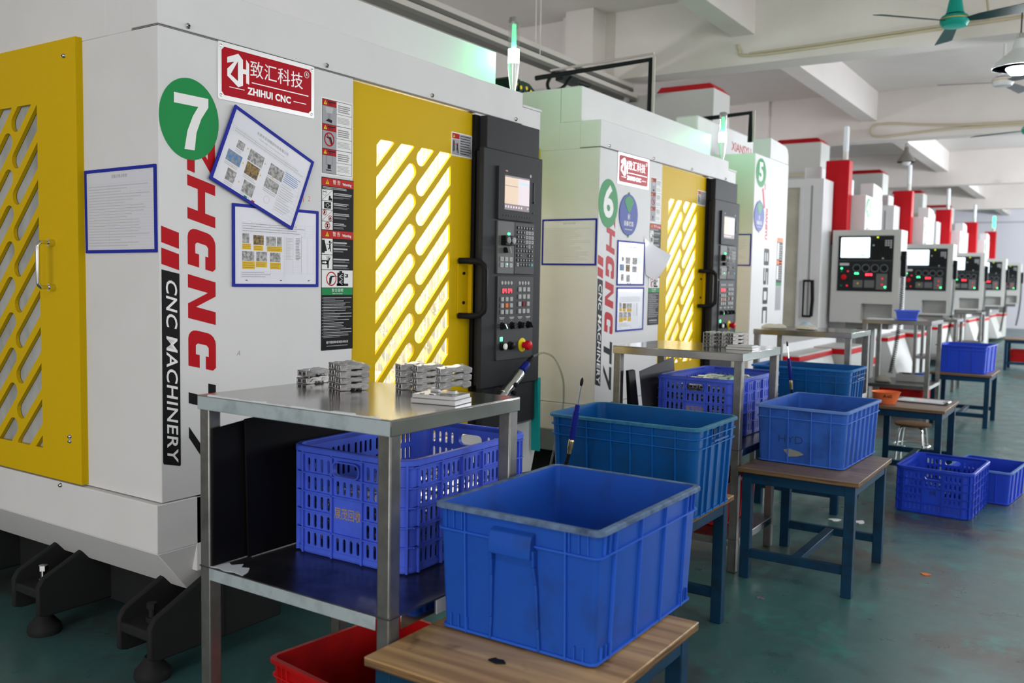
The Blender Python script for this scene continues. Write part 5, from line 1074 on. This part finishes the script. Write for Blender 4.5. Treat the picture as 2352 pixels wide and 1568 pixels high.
def sheet(pts, lift):
    n = 6; vs = []; fs = []
    for j in range(n+1):
        for i in range(n+1):
            u, v = i/n, j/n; p = (1-u)*(1-v)*Vector(pts[0]) + u*(1-v)*Vector(pts[1]) + u*v*Vector(pts[2]) + (1-u)*v*Vector(pts[3])
            p.x += lift*(u*u+0.3*sin(3*v)*u)*(0.5+0.5*v); vs.append(tuple(p)); p2 = p.copy(); p2.x += 0.0006; vs.append(tuple(p2))
    ix = lambda i, j, s: 2*(j*(n+1)+i)+s
    for j in range(n):
        for i in range(n):
            fs += [(ix(i, j, 1), ix(i+1, j, 1), ix(i+1, j+1, 1), ix(i, j+1, 1)), (ix(i, j, 0), ix(i, j+1, 0), ix(i+1, j+1, 0), ix(i+1, j, 0))]
    for k in range(n):
        for a, b in (((k, 0), (k+1, 0)), ((n, k), (n, k+1)), ((k+1, n), (k, n)), ((0, k+1), (0, k))): fs.append((ix(*a, 0), ix(*b, 0), ix(*b, 1), ix(*a, 1)))
    q.add(vs, fs)
sheet([(0.004, 3.735, 1.44), (0.02, 3.82, 1.40), (0.03, 3.97, 1.58), (0.004, 3.70, 1.68)], 0.05)
s = q.build('loose_sheet', None); tag(s, 'loose curled white sheet beside the upper framed sheet, covering a sticker on the 6 machine', 'paper')
def round_tag(label, y, z, dot=GREEN):
    T = thing('status_tag', label, 'sign', (0.001, y, z), group='round blue status tags')
    q = MB(TAGB, FX(0, 0, 0)); q.fill([circ(0, 0, 0.132, 40)], 0.004); q.build('disc', T, smooth=0)
    q = MB(dot, FX(0.004, 0, 0)); q.prism([(-0.012, 0.016), (0.012, 0.016), (0.066, 0.085), (0.045, 0.108), (0, 0.120), (-0.045, 0.108), (-0.066, 0.085)], 0, 0.001, 'xy'); q.build('status_window', T, smooth=0)
    q = MB(SIGNW, FX(0.004, 0, 0)); q.text('设备状态', 0.034, None, FZ(0, -0.058, 0), h=0.0005, bold=0.0006, space=1.05); q.fill([circ(0, -0.012, 0.020), circ(0, -0.012, 0.018)], 0.0005); q.box(-0.006, 0.006, -0.024, 0, 0, 0.0005).box(-0.055, 0.055, -0.097, -0.090, 0, 0.0005, INKL); q.build('writing', T, smooth=0)
    q = MB(GREEN, FX(0.003, 0, 0)); q.fill([circ(0, 0.136, 0.010, 12)], 0.001).fill([circ(0, -0.136, 0.010, 12)], 0.001); q.build('turning_pin', T, smooth=0)
    return T
round_tag('round blue status tag with a green wedge, on the machine with the 6 badge', 3.456, 1.818)
round_tag('round blue status tag with a green wedge, on the machine with the 5 badge', 5.88+0.150, 1.98)
round_tag('round blue status tag with a yellow wedge, on the machine with the 4 badge', 10.08+0.150, 1.98, NOTEY)
round_tag('round blue status tag on the machine with the third red pillar', 14.28+0.150, 1.98)

# ---------------------------------------------------------------- dark sheets on the shelves
def board(label, quad, th, z_name='dark_board', m=RUBBER, thdir=(0, 1, 0)):
    a = [Vector(p) for p in quad]; d = Vector(thdir)*th
    q = MB(m); q.hexa([tuple(p) for p in a], [tuple(p+d) for p in a]); o = q.build(z_name, None, bevel=0.002); return tag(o, label, 'board', 'dark boards stored on table shelves')
board('narrow black board leaning at the left end of the nearest table shelf', [(0.590, -0.262, 0.587), (0.590, -0.125, 0.587), (0.592, -0.135, 0.985), (0.592, -0.262, 0.972)], 0.02, thdir=(0.3, 0, 0), m=RUBBER)
board('wide black board behind the narrow one on the nearest table shelf', [(0.604, -0.150, 0.587), (0.604, 0.470, 0.587), (0.602, 0.470, 1.015), (0.602, -0.160, 0.988)], 0.02, thdir=(0.3, 0, 0), m=RUBBER)
board('thick black board leaning on the left leg of the second table', [(0.600, 2.31, 0.602), (0.640, 2.31, 0.602), (0.592, 2.31, 0.935), (0.560, 2.345, 0.935)], 0.08)
board('grey plastic sheet leaning behind the basket of the second table', [(0.628, 2.45, 0.602), (0.628, 2.88, 0.602), (0.590, 2.88, 0.975), (0.590, 2.44, 0.925)], 0.006, m=BOARDG, thdir=(0.6, 0, 0.1))

# ---------------------------------------------------------------- coolant gun with clear hose, pen-shaped air tools
T = thing('coolant_gun', 'silver cylindrical coolant gun with blue collar and clear hose by the control panel', 'tool', (0.13, 1.86, 0.82))
def gl(a, b): return [(0, -0.055+0.199*t, 0.0-0.02+0.105*t+0.015) for t in (a, b)]
q = MB(mat('gun_polished_silver', (0.66, 0.66, 0.64), 0.14, 1.0)); A = Vector((0, -0.07, -0.045)); B = Vector((0, 0.150, 0.098)); d = (B-A)
q.tube([A, A+d*0.30, A+d*0.305, A+d*0.33, A+d*0.335, A+d*0.96, B], [0.027, 0.027, 0.0285, 0.0285, 0.027, 0.027, 0.023], 22)
q.build('gun_body', T)
q = MB(BLACK); q.tube([A+d*0.62+Vector((0.026, 0, 0)), A+d*0.62+Vector((0.031, 0, 0))], 0.014, 14).tube([A+d*0.45+Vector((0.018, 0.022, -0.012)), A+d*0.45+Vector((0.026, 0.034, -0.018))], 0.012, 12).tube([A-d*0.10, A], [0.010, 0.018], 14); q.build('gun_valve', T)
q = MB(PEN); q.tube([B, B+d*0.06, B+d*0.06, B+d*0.26, B+d*0.30], [0.014, 0.014, 0.021, 0.020, 0.016], 18); q.build('blue_collar', T)
q = MB(BLACK); q.tube([B+d*0.28, B+d*0.42, B+d*0.43, B+d*0.52], [0.015, 0.015, 0.011, 0.009], 14); q.build('hose_fitting', T)
def spline(pts, n=8):
    P = [Vector(p) for p in pts]; P = [2*P[0]-P[1]] + P + [2*P[-1]-P[-2]]; out = []
    for i in range(1, len(P)-2):
        for k in range(n):
            t = k/n; a, b, c, e = P[i-1:i+3]
            out.append(0.5*((2*b)+(c-a)*t+(2*a-5*b+4*c-e)*t*t+(3*b-a-3*c+e)*t**3))
    out.append(P[-2]); return [tuple(p) for p in out]
E0 = B+d*0.50
q = MB(HOSE); q.tube(spline([tuple(E0), (0.0, 0.305, 0.179), (0.01, 0.365, 0.186), (0.02, 0.455, 0.150), (0.02, 0.545, 0.040), (0.02, 0.56, -0.06), (0.02, 0.55, -0.15), (0.01, 0.52, -0.26), (0, 0.475, -0.42), (-0.02, 0.43, -0.62), (-0.03, 0.40, -0.815)]), 0.006, 10); q.build('clear_hose', T)
q = MB(DGREY); q.box(-0.058, -0.02, 0.0, 0.05, -0.02, 0.03).box(-0.03, 0.0, 0.015, 0.035, -0.005, 0.015); q.build('gun_holder', T, bevel=0.003)
def pen(label, p0, p1, tail, tip=True):
    T = thing('air_pen', label, 'tool', p1, group='pen-shaped air tools'); a = Vector((0, 0, 0)); b = Vector(p0)-Vector(p1); L = b.length; u = b/L
    q = MB(PEN); q.tube([a+u*L*0.24, a+u*L*0.26, a+u*L*0.58, a+u*L*0.585, a+u*L*0.66, a+u*L*0.67], [0.009, 0.0115, 0.0105, 0.0085, 0.0085, 0.004], 14)
    for k in range(8): q.tube([a+u*L*(0.30+0.03*k), a+u*L*(0.312+0.03*k)], 0.0123-0.0001*k, 14)
    q.build('pen_grip', T)
    q = MB(CHROME); q.tube([a+u*L*0.66, a+u*L*0.95], 0.0028, 10); q.build('needle_tube', T)
    q = MB(BLACK); q.tube([a+u*L*0.90, a+u*L*0.93, a+u*L*0.97, b], [0.004, 0.006, 0.0055, 0.002], 10); q.build('tip', T)
    q = MB(mat('brass_fitting', (0.55, 0.46, 0.24), 0.3, 0.9)); q.tube([a+u*L*0.06, a+u*L*0.08, a+u*L*0.12, a+u*L*0.13, a+u*L*0.22], [0.007, 0.0085, 0.0085, 0.0105, 0.0105], 12); q.tube([a+u*L*0.22, a+u*L*0.24], [0.0105, 0.008], 12); q.build('fitting', T)
    q = MB(BLACK); q.tube(spline([tuple(a+u*L*0.06)] + [tuple(Vector(t)-Vector(p1)) for t in tail]), 0.0065, 10); q.build('air_hose', T)
    return T
pen('nearest blue air pen standing upright on a black hose beside the front crate', (1.106, 0.9, 1.057), (1.056, 0.9, 0.765), [(1.040, 0.9, 0.70), (1.035, 0.92, 0.55), (1.03, 0.95, 0.30), (1.05, 0.98, 0.02)])
pen('farther blue air pen with pale tip, upright in front of the second deep blue bin', (0.994, 3.66, 1.045), (1.036, 3.66, 0.735), [(1.040, 3.66, 0.68), (1.04, 3.65, 0.50), (1.03, 3.62, 0.25), (1.06, 3.60, 0.02)])
q = MB(TEALP); q.hexa([(0.02, 2.300, 0.46), (0.07, 2.300, 0.46), (0.07, 2.315, 0.46), (0.02, 2.315, 0.46)], [(0.02, 2.290, 0.86), (0.06, 2.290, 0.86), (0.06, 2.322, 0.86), (0.02, 2.322, 0.86)]); o = q.build('scouring_pad', None); tag(o, 'long teal scouring strip hanging at the right edge of the first control panel', 'cleaning pad')

# ---------------------------------------------------------------- small things on the tables
def cloth(label, loc, s, m, seed, cat='glove', name='work_glove', hgt=0.03):
    rng = random.Random(seed); q = MB(m); n = 14; ph = [rng.random()*6 for _ in range(5)]; Ls = []
    for j, (f, z) in enumerate(((1.0, 0.0), (1.06, 0.2), (0.95, 0.55), (0.7, 0.85), (0.25, 1.0))):
        Ls.append([(s[0]*f*cos(2*pi*k/n)*(1+0.18*sin(3*2*pi*k/n+ph[0])), s[1]*f*sin(2*pi*k/n)*(1+0.22*sin(2*2*pi*k/n+ph[1])), hgt*z*(1+0.25*sin(2*pi*k/n*2+ph[2]))) for k in range(n)])
    q.loft(Ls); o = q.build(name, None, loc=loc); o.rotation_euler = (0, 0, ph[3]); sd = o.modifiers.new('s', 'SUBSURF'); sd.levels = 1; sd.render_levels = 1
    return tag(o, label, cat)
cloth('white cotton glove lying on the third worktable, left one', (0.57, 4.78, 1.064), (0.09, 0.055), GLOVE, 3)
cloth('white cotton glove lying on the third worktable, right one', (0.79, 4.82, 1.064), (0.10, 0.06), GLOVE, 5)
cloth('blue-white plastic bag scrap lying behind the gloves on the third worktable', (0.71, 5.08, 1.064), (0.07, 0.06), mat('pale_blue_bag', (0.35, 0.48, 0.62), 0.4), 9, 'bag', 'plastic_bag', 0.04)
cloth('dirty grey rag heaped on the red crate of the second worktable', (0.90, 2.52, 0.383), (0.13, 0.05), RAG, 12, 'rag', 'rag', 0.07)
cloth('grey rag bundle on the far low shelf beside the coiled cable', (0.80, 7.50, 0.452), (0.09, 0.07), RAG, 14, 'rag', 'rag', 0.06)
T = thing('clipboard', 'clipboard with white papers on the stand beside the orange bowl', 'clipboard', (1.48, 5.46, 0.530), R(-4))
q = MB(mat('clipboard_dark', (0.05, 0.05, 0.05), 0.5)); q.box(-0.16, 0.20, -0.11, 0.11, 0, 0.006); q.build('backing_board', T, bevel=0.002)
q = MB(PAPER); q.box(-0.15, 0.17, -0.10, 0.10, 0.006, 0.012); q.build('papers', T, smooth=0)
q = MB(CHROME); q.box(0.16, 0.20, -0.05, 0.05, 0.006, 0.02); q.build('clip', T, bevel=0.003)
q = MB(PAPER); q.box(-0.12, 0.12, -0.08, 0.08, 0, 0.008); o = q.build('paper_stack', None, loc=(0.76, 7.52, 1.0635)); tag(o, 'white paper lying left of the small blue parts bin', 'paper')
T = thing('clutter_box', 'grey tray of small tools on the far low shelf', 'tray', (1.02, 7.82, 0.452))
q = MB(mat('tray_grey', (0.30, 0.30, 0.30), 0.5)); q.fill([rrect(-0.14, 0.14, -0.1, 0.1, 0.01), rrect(-0.13, 0.13, -0.09, 0.09, 0.01)], 0.07).box(-0.135, 0.135, -0.095, 0.095, 0, 0.004); q.build('tray_body', T, smooth=0)
q = MB(BLACK); q.box(-0.09, -0.02, -0.05, 0.04, 0.004, 0.075).box(0.02, 0.1, -0.03, 0.05, 0.004, 0.08, BLUE); q.build('tool_box', T, bevel=0.004)
# round stool
T = thing('round_stool', 'small round stool with brown seat and steel legs under the orange bowl stand', 'stool', (1.345, 5.98, 0)); T.scale = (0.95, 0.95, 0.72)
q = MB(BROWN); q.lathe([(0.135, 0.375), (0.145, 0.385), (0.145, 0.40), (0.13, 0.408)], (0, 0, 0), 28); q.build('seat', T)
for k in range(4):
    a = R(45+90*k); q = MB(CHROME); q.tube(spline([(0.07*cos(a), 0.07*sin(a), 0.372), (0.105*cos(a), 0.105*sin(a), 0.360), (0.128*cos(a), 0.128*sin(a), 0.31), (0.145*cos(a), 0.145*sin(a), 0.15), (0.155*cos(a), 0.155*sin(a), 0.0)], 5), 0.010, 10); q.build('leg', T)
q = MB(CHROME); q.tube([(0.142*cos(R(10*k)), 0.142*sin(R(10*k)), 0.16) for k in range(37)], 0.006, 8, caps=False); q.build('ring', T)
# bits on the floor
for k, (x, y, s, m, lab) in enumerate(((1.95, 2.85, 0.030, INKO, 'flat orange scrap on the floor right of the brown-topped stand'), (1.33, 3.62, 0.045, SIGNW, 'white scrap on the floor left of the stand leg below the HYD crate'), (1.46, 3.66, 0.05, SIGNW, 'pale scrap on the floor right of the stand leg below the HYD crate'), (1.40, 2.05, 0.03, ALU, 'silver chip on the floor before the HYD crate stand'))):
    q = MB(m); q.fill([[(s*cos(a)*(0.7+0.3*sin(a*3+k)), s*0.6*sin(a)) for a in [2*pi*j/12 for j in range(12)]]], 0.003); o = q.build('floor_scrap', None, loc=(x, y, 0.0005), smooth=0); o.rotation_euler = (0, 0, 0.7*k); tag(o, lab, 'scrap')
q = MB(INK); q.fill([[(-0.022, -0.006), (0.004, -0.012), (0.022, 0.0), (0.010, 0.010), (-0.006, 0.007), (-0.012, 0.012)]], 0.004); o = q.build('dark_scrap', None, loc=(1.515, -0.205, 0.5295), smooth=0); tag(o, 'small dark scrap on the front wooden top, before the crate', 'scrap')

# ---------------------------------------------------------------- under the ceiling
def fan(label, loc, body, blade, a0, r=0.66, group='ceiling fans'):
    T = thing('ceiling_fan', label, 'fan', loc, group=group)
    q = MB(body); q.lathe([(0.03, -0.05), (0.085, -0.045), (0.105, -0.015), (0.105, 0.015), (0.09, 0.035), (0.05, 0.045)], (0, 0, 0), 32).lathe([(0.1055, 0.004), (0.107, 0.008), (0.1055, 0.012)], (0, 0, 0), 32, GOLD); q.build('motor', T)
    q = MB(body); q.lathe([(0.070, 0.05), (0.062, 0.065), (0.045, 0.16), (0.02, 0.20)], (0, 0, 0), 24); q.build('canopy', T)
    q = MB(body); q.cyl((0, 0, 0.18), (0, 0, 4.22-loc[2]), 0.013, seg=12); q.build('down_rod', T)
    for k in range(3):
        M = Matrix.Rotation(R(a0+120*k), 4, 'Z') @ Matrix.Translation((0, 0, -0.005)) @ Matrix.Rotation(R(-14), 4, 'X')
        q = MB(blade, M); q.hexa([(0.10, -0.03, -0.002), (0.10, 0.03, -0.002), (0.10, 0.03, 0.002), (0.10, -0.03, 0.002)], [(0.20, -0.05, -0.002), (0.20, 0.05, -0.002), (0.20, 0.05, 0.002), (0.20, -0.05, 0.002)])
        q.prism([(0.20, -0.05), (r-0.01, -0.068), (r, -0.058), (r, 0.058), (r-0.01, 0.068), (0.20, 0.05)], -0.002, 0.002, 'xy'); b = q.build('blade', T, smooth=0)
    return T
fan('green ceiling fan at the upper right, nearest of the fans', (1.512, 5.90, 3.425), FANG, BLADE, 105)
fan('white ceiling fan hanging left of the lit lamp', (1.56, 8.95, 3.53), mat('fan_white', (0.60, 0.60, 0.60), 0.3), mat('fan_blade_grey', (0.20, 0.20, 0.21), 0.4), 195, 0.62)
fan('teal ceiling fan cut by the right edge below the lit lamp', (1.78, 9.9, 3.16), FANG, BLADE, 40)
BELL = mat('lamp_bell_grey', (0.22, 0.20, 0.18), 0.4, 0.3)
def bell(label, loc, lit, r=0.20, top=4.22, watt=50):
    T = thing('pendant_lamp', label, 'lamp', loc, group='bell-shaped pendant lamps')
    q = MB(mat('lamp_bell_white', (0.75, 0.77, 0.80), 0.3, 0.3) if lit else BELL); q.lathe([(r, 0), (r*0.86, 0.045), (r*0.50, 0.11), (r*0.30, 0.15), (r*0.26, 0.20), (r*0.20, 0.23)], (0, 0, 0), 32).lathe([(r*0.985, 0.0), (r*0.84, 0.044), (r*0.48, 0.106), (r*0.2, 0.125)], (0, 0, 0), 32); q.build('shade', T)
    q = MB(EBULB if lit else mat('bulb_off', (0.6, 0.6, 0.6), 0.3)); q.lathe([(0.01, -0.055), (r*0.32, -0.045), (r*0.48, -0.01), (r*0.46, 0.04), (r*0.25, 0.11)], (0, 0, 0), 24); q.build('bulb', T)
    q = MB(CHROME); q.lathe([(0.03, 0.22), (0.03, 0.27), (0.012, 0.28)], (0, 0, 0), 16); q.cyl((0, 0, 0.27), (0, 0, top-loc[2]), 0.005, seg=8, m=BLACK); q.build('hanger', T)
    if lit: l = lamp('pendant_light', 'POINT', (0, 0, -0.09), watt, (0.93, 0.97, 1.0), shadow_soft_size=0.09); l.parent = T
    return T
bell('lit bell lamp at the upper right corner beside the green fan', (1.905, 6.60, 3.165), True, top=3.66)
bell('unlit brown bell lamp above the far consoles', (0.003, 12.52, 3.197), False, 0.128, top=3.52)
bell('dark bell lamp at the right edge near the far wall', (1.55, 18.6, 3.18), False, 0.14)
bell('added bell lamp, unseen over the aisle behind the camera', (2.2, -2.6, 3.165), True)  # unseen lamp added to light the near side of the first machine
for k, y in enumerate((0.6, 5.6, 11.0, 16.5, 22.0, 28.5)): bell('added bell lamp out of view over the right aisle, %s from the front' % ('first', 'second', 'third', 'fourth', 'fifth', 'sixth')[k], (4.6, y, 3.165), True, watt=(90, 65, 160, 380, 700, 1100)[k])  # lamps added out of view to brighten the machine sides and far end
for y, s in ((3.6, 'first'), (9.3, 'second')): bell('added bell lamp hidden by the left wall behind the machines, %s from the front' % s, (-3.3, y, 3.0), True, watt=100)  # hidden lamps added to lift the dark left wall
# conduit on the first beam, hose loop on the second
q = MB(CONDUIT); q.tube(spline([(-0.56, 6.885, 3.72), (-0.54, 6.885, 3.66), (-0.46, 6.885, 3.60), (0.2, 6.885, 3.60), (1.9, 6.885, 3.645)], 10), 0.014, 10).tube([(-0.44, 6.885, 3.618), (0.2, 6.885, 3.625), (1.35, 6.885, 3.655), (1.9, 6.885, 3.70)], 0.010, 8); o = q.build('conduit', None); tag(o, 'cream conduit pipes clipped along the nearest ceiling beam', 'pipe')
q = MB(CONDUIT); q.tube(spline([(1.75, 12.33, 3.63), (0.8, 12.33, 3.65), (0.2, 12.33, 3.70), (-0.15, 12.33, 3.74), (-0.40, 12.33, 3.74), (-0.47, 12.33, 3.68), (-0.45, 12.33, 3.60), (-0.33, 12.33, 3.565), (-0.1, 12.33, 3.57), (0.4, 12.33, 3.60), (0.9, 12.33, 3.61), (1.75, 12.33, 3.60)], 8), 0.017, 8); o = q.build('conduit', None); tag(o, 'long cream conduit loop fixed to the second ceiling beam', 'pipe')
q = MB(CONDUIT); q.tube(spline([(1.70, 6.1, 4.2), (1.66, 6.3, 4.0), (1.64, 6.6, 3.8), (1.64, 6.88, 3.65)], 8), 0.010, 8); o = q.build('wiring_pipe', None); tag(o, 'thin cream wiring pipe dropping behind the green fan', 'pipe')
# service channels along the left wall
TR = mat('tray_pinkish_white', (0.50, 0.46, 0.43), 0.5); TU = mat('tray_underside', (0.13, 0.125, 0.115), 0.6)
for k, (z, ln, lab) in enumerate(((3.475, 0.0, 'upper pale service channel running under the ceiling above the machines'), (3.365, 0.0, 'lower pale service channel running under the ceiling above the machines'))):
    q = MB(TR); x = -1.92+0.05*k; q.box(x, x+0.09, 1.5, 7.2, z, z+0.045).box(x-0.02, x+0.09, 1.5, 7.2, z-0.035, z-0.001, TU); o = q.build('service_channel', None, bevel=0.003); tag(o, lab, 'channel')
    for y in (2.2, 5.2): MB(PAINTW).box(x+0.078, x+0.084, y, y+0.006, z+0.04, 4.22).build('hanger_rod', o)
BP = mat('black_pipe', (0.014, 0.018, 0.017), 0.45)
q = MB(BP); q.tube([(-1.70, 5.0, 3.155), (-0.60, 5.0, 3.19), (-0.60, 5.0, 2.581)], 0.022, 10); q.tube([(-0.57, 5.0, 3.21), (-0.568, 5.0, 2.581)], 0.014, 8, TR).tube([(-1.55, 5.0, 3.205), (-0.57, 5.0, 3.235)], 0.010, 8, TR); o = q.build('air_pipe', None); tag(o, 'black air pipe loop rising from the machine with the 6 badge', 'pipe')
q = MB(BP); q.tube([(-0.75, 6.5, 2.955), (-0.27, 6.5, 2.975), (-0.27, 6.5, 2.705)], 0.022, 10); q.tube([(-0.235, 6.5, 2.99), (-0.235, 6.5, 2.705)], 0.014, 8, TR); o = q.build('air_pipe', None); tag(o, 'shorter black air pipe loop on the machine with the 5 badge', 'pipe')
T = thing('cable_valve', 'black valve and cable loop hanging from the service channels', 'valve', (-1.80, 5.45, 3.30))
q = MB(BP); q.tube(spline([(0.02, 0.0, 0.02), (-0.03, -0.04, -0.10), (0.0, -0.02, -0.17), (0.05, 0.1, -0.12), (0.05, 0.25, 0.0)], 8), 0.016, 8).box(-0.03, 0.05, 0.1, 0.4, -0.05, 0.02).cyl((0.02, 0.4, -0.01), (0.02, 0.65, 0.0), 0.025, seg=10); q.build('valve_body', T)
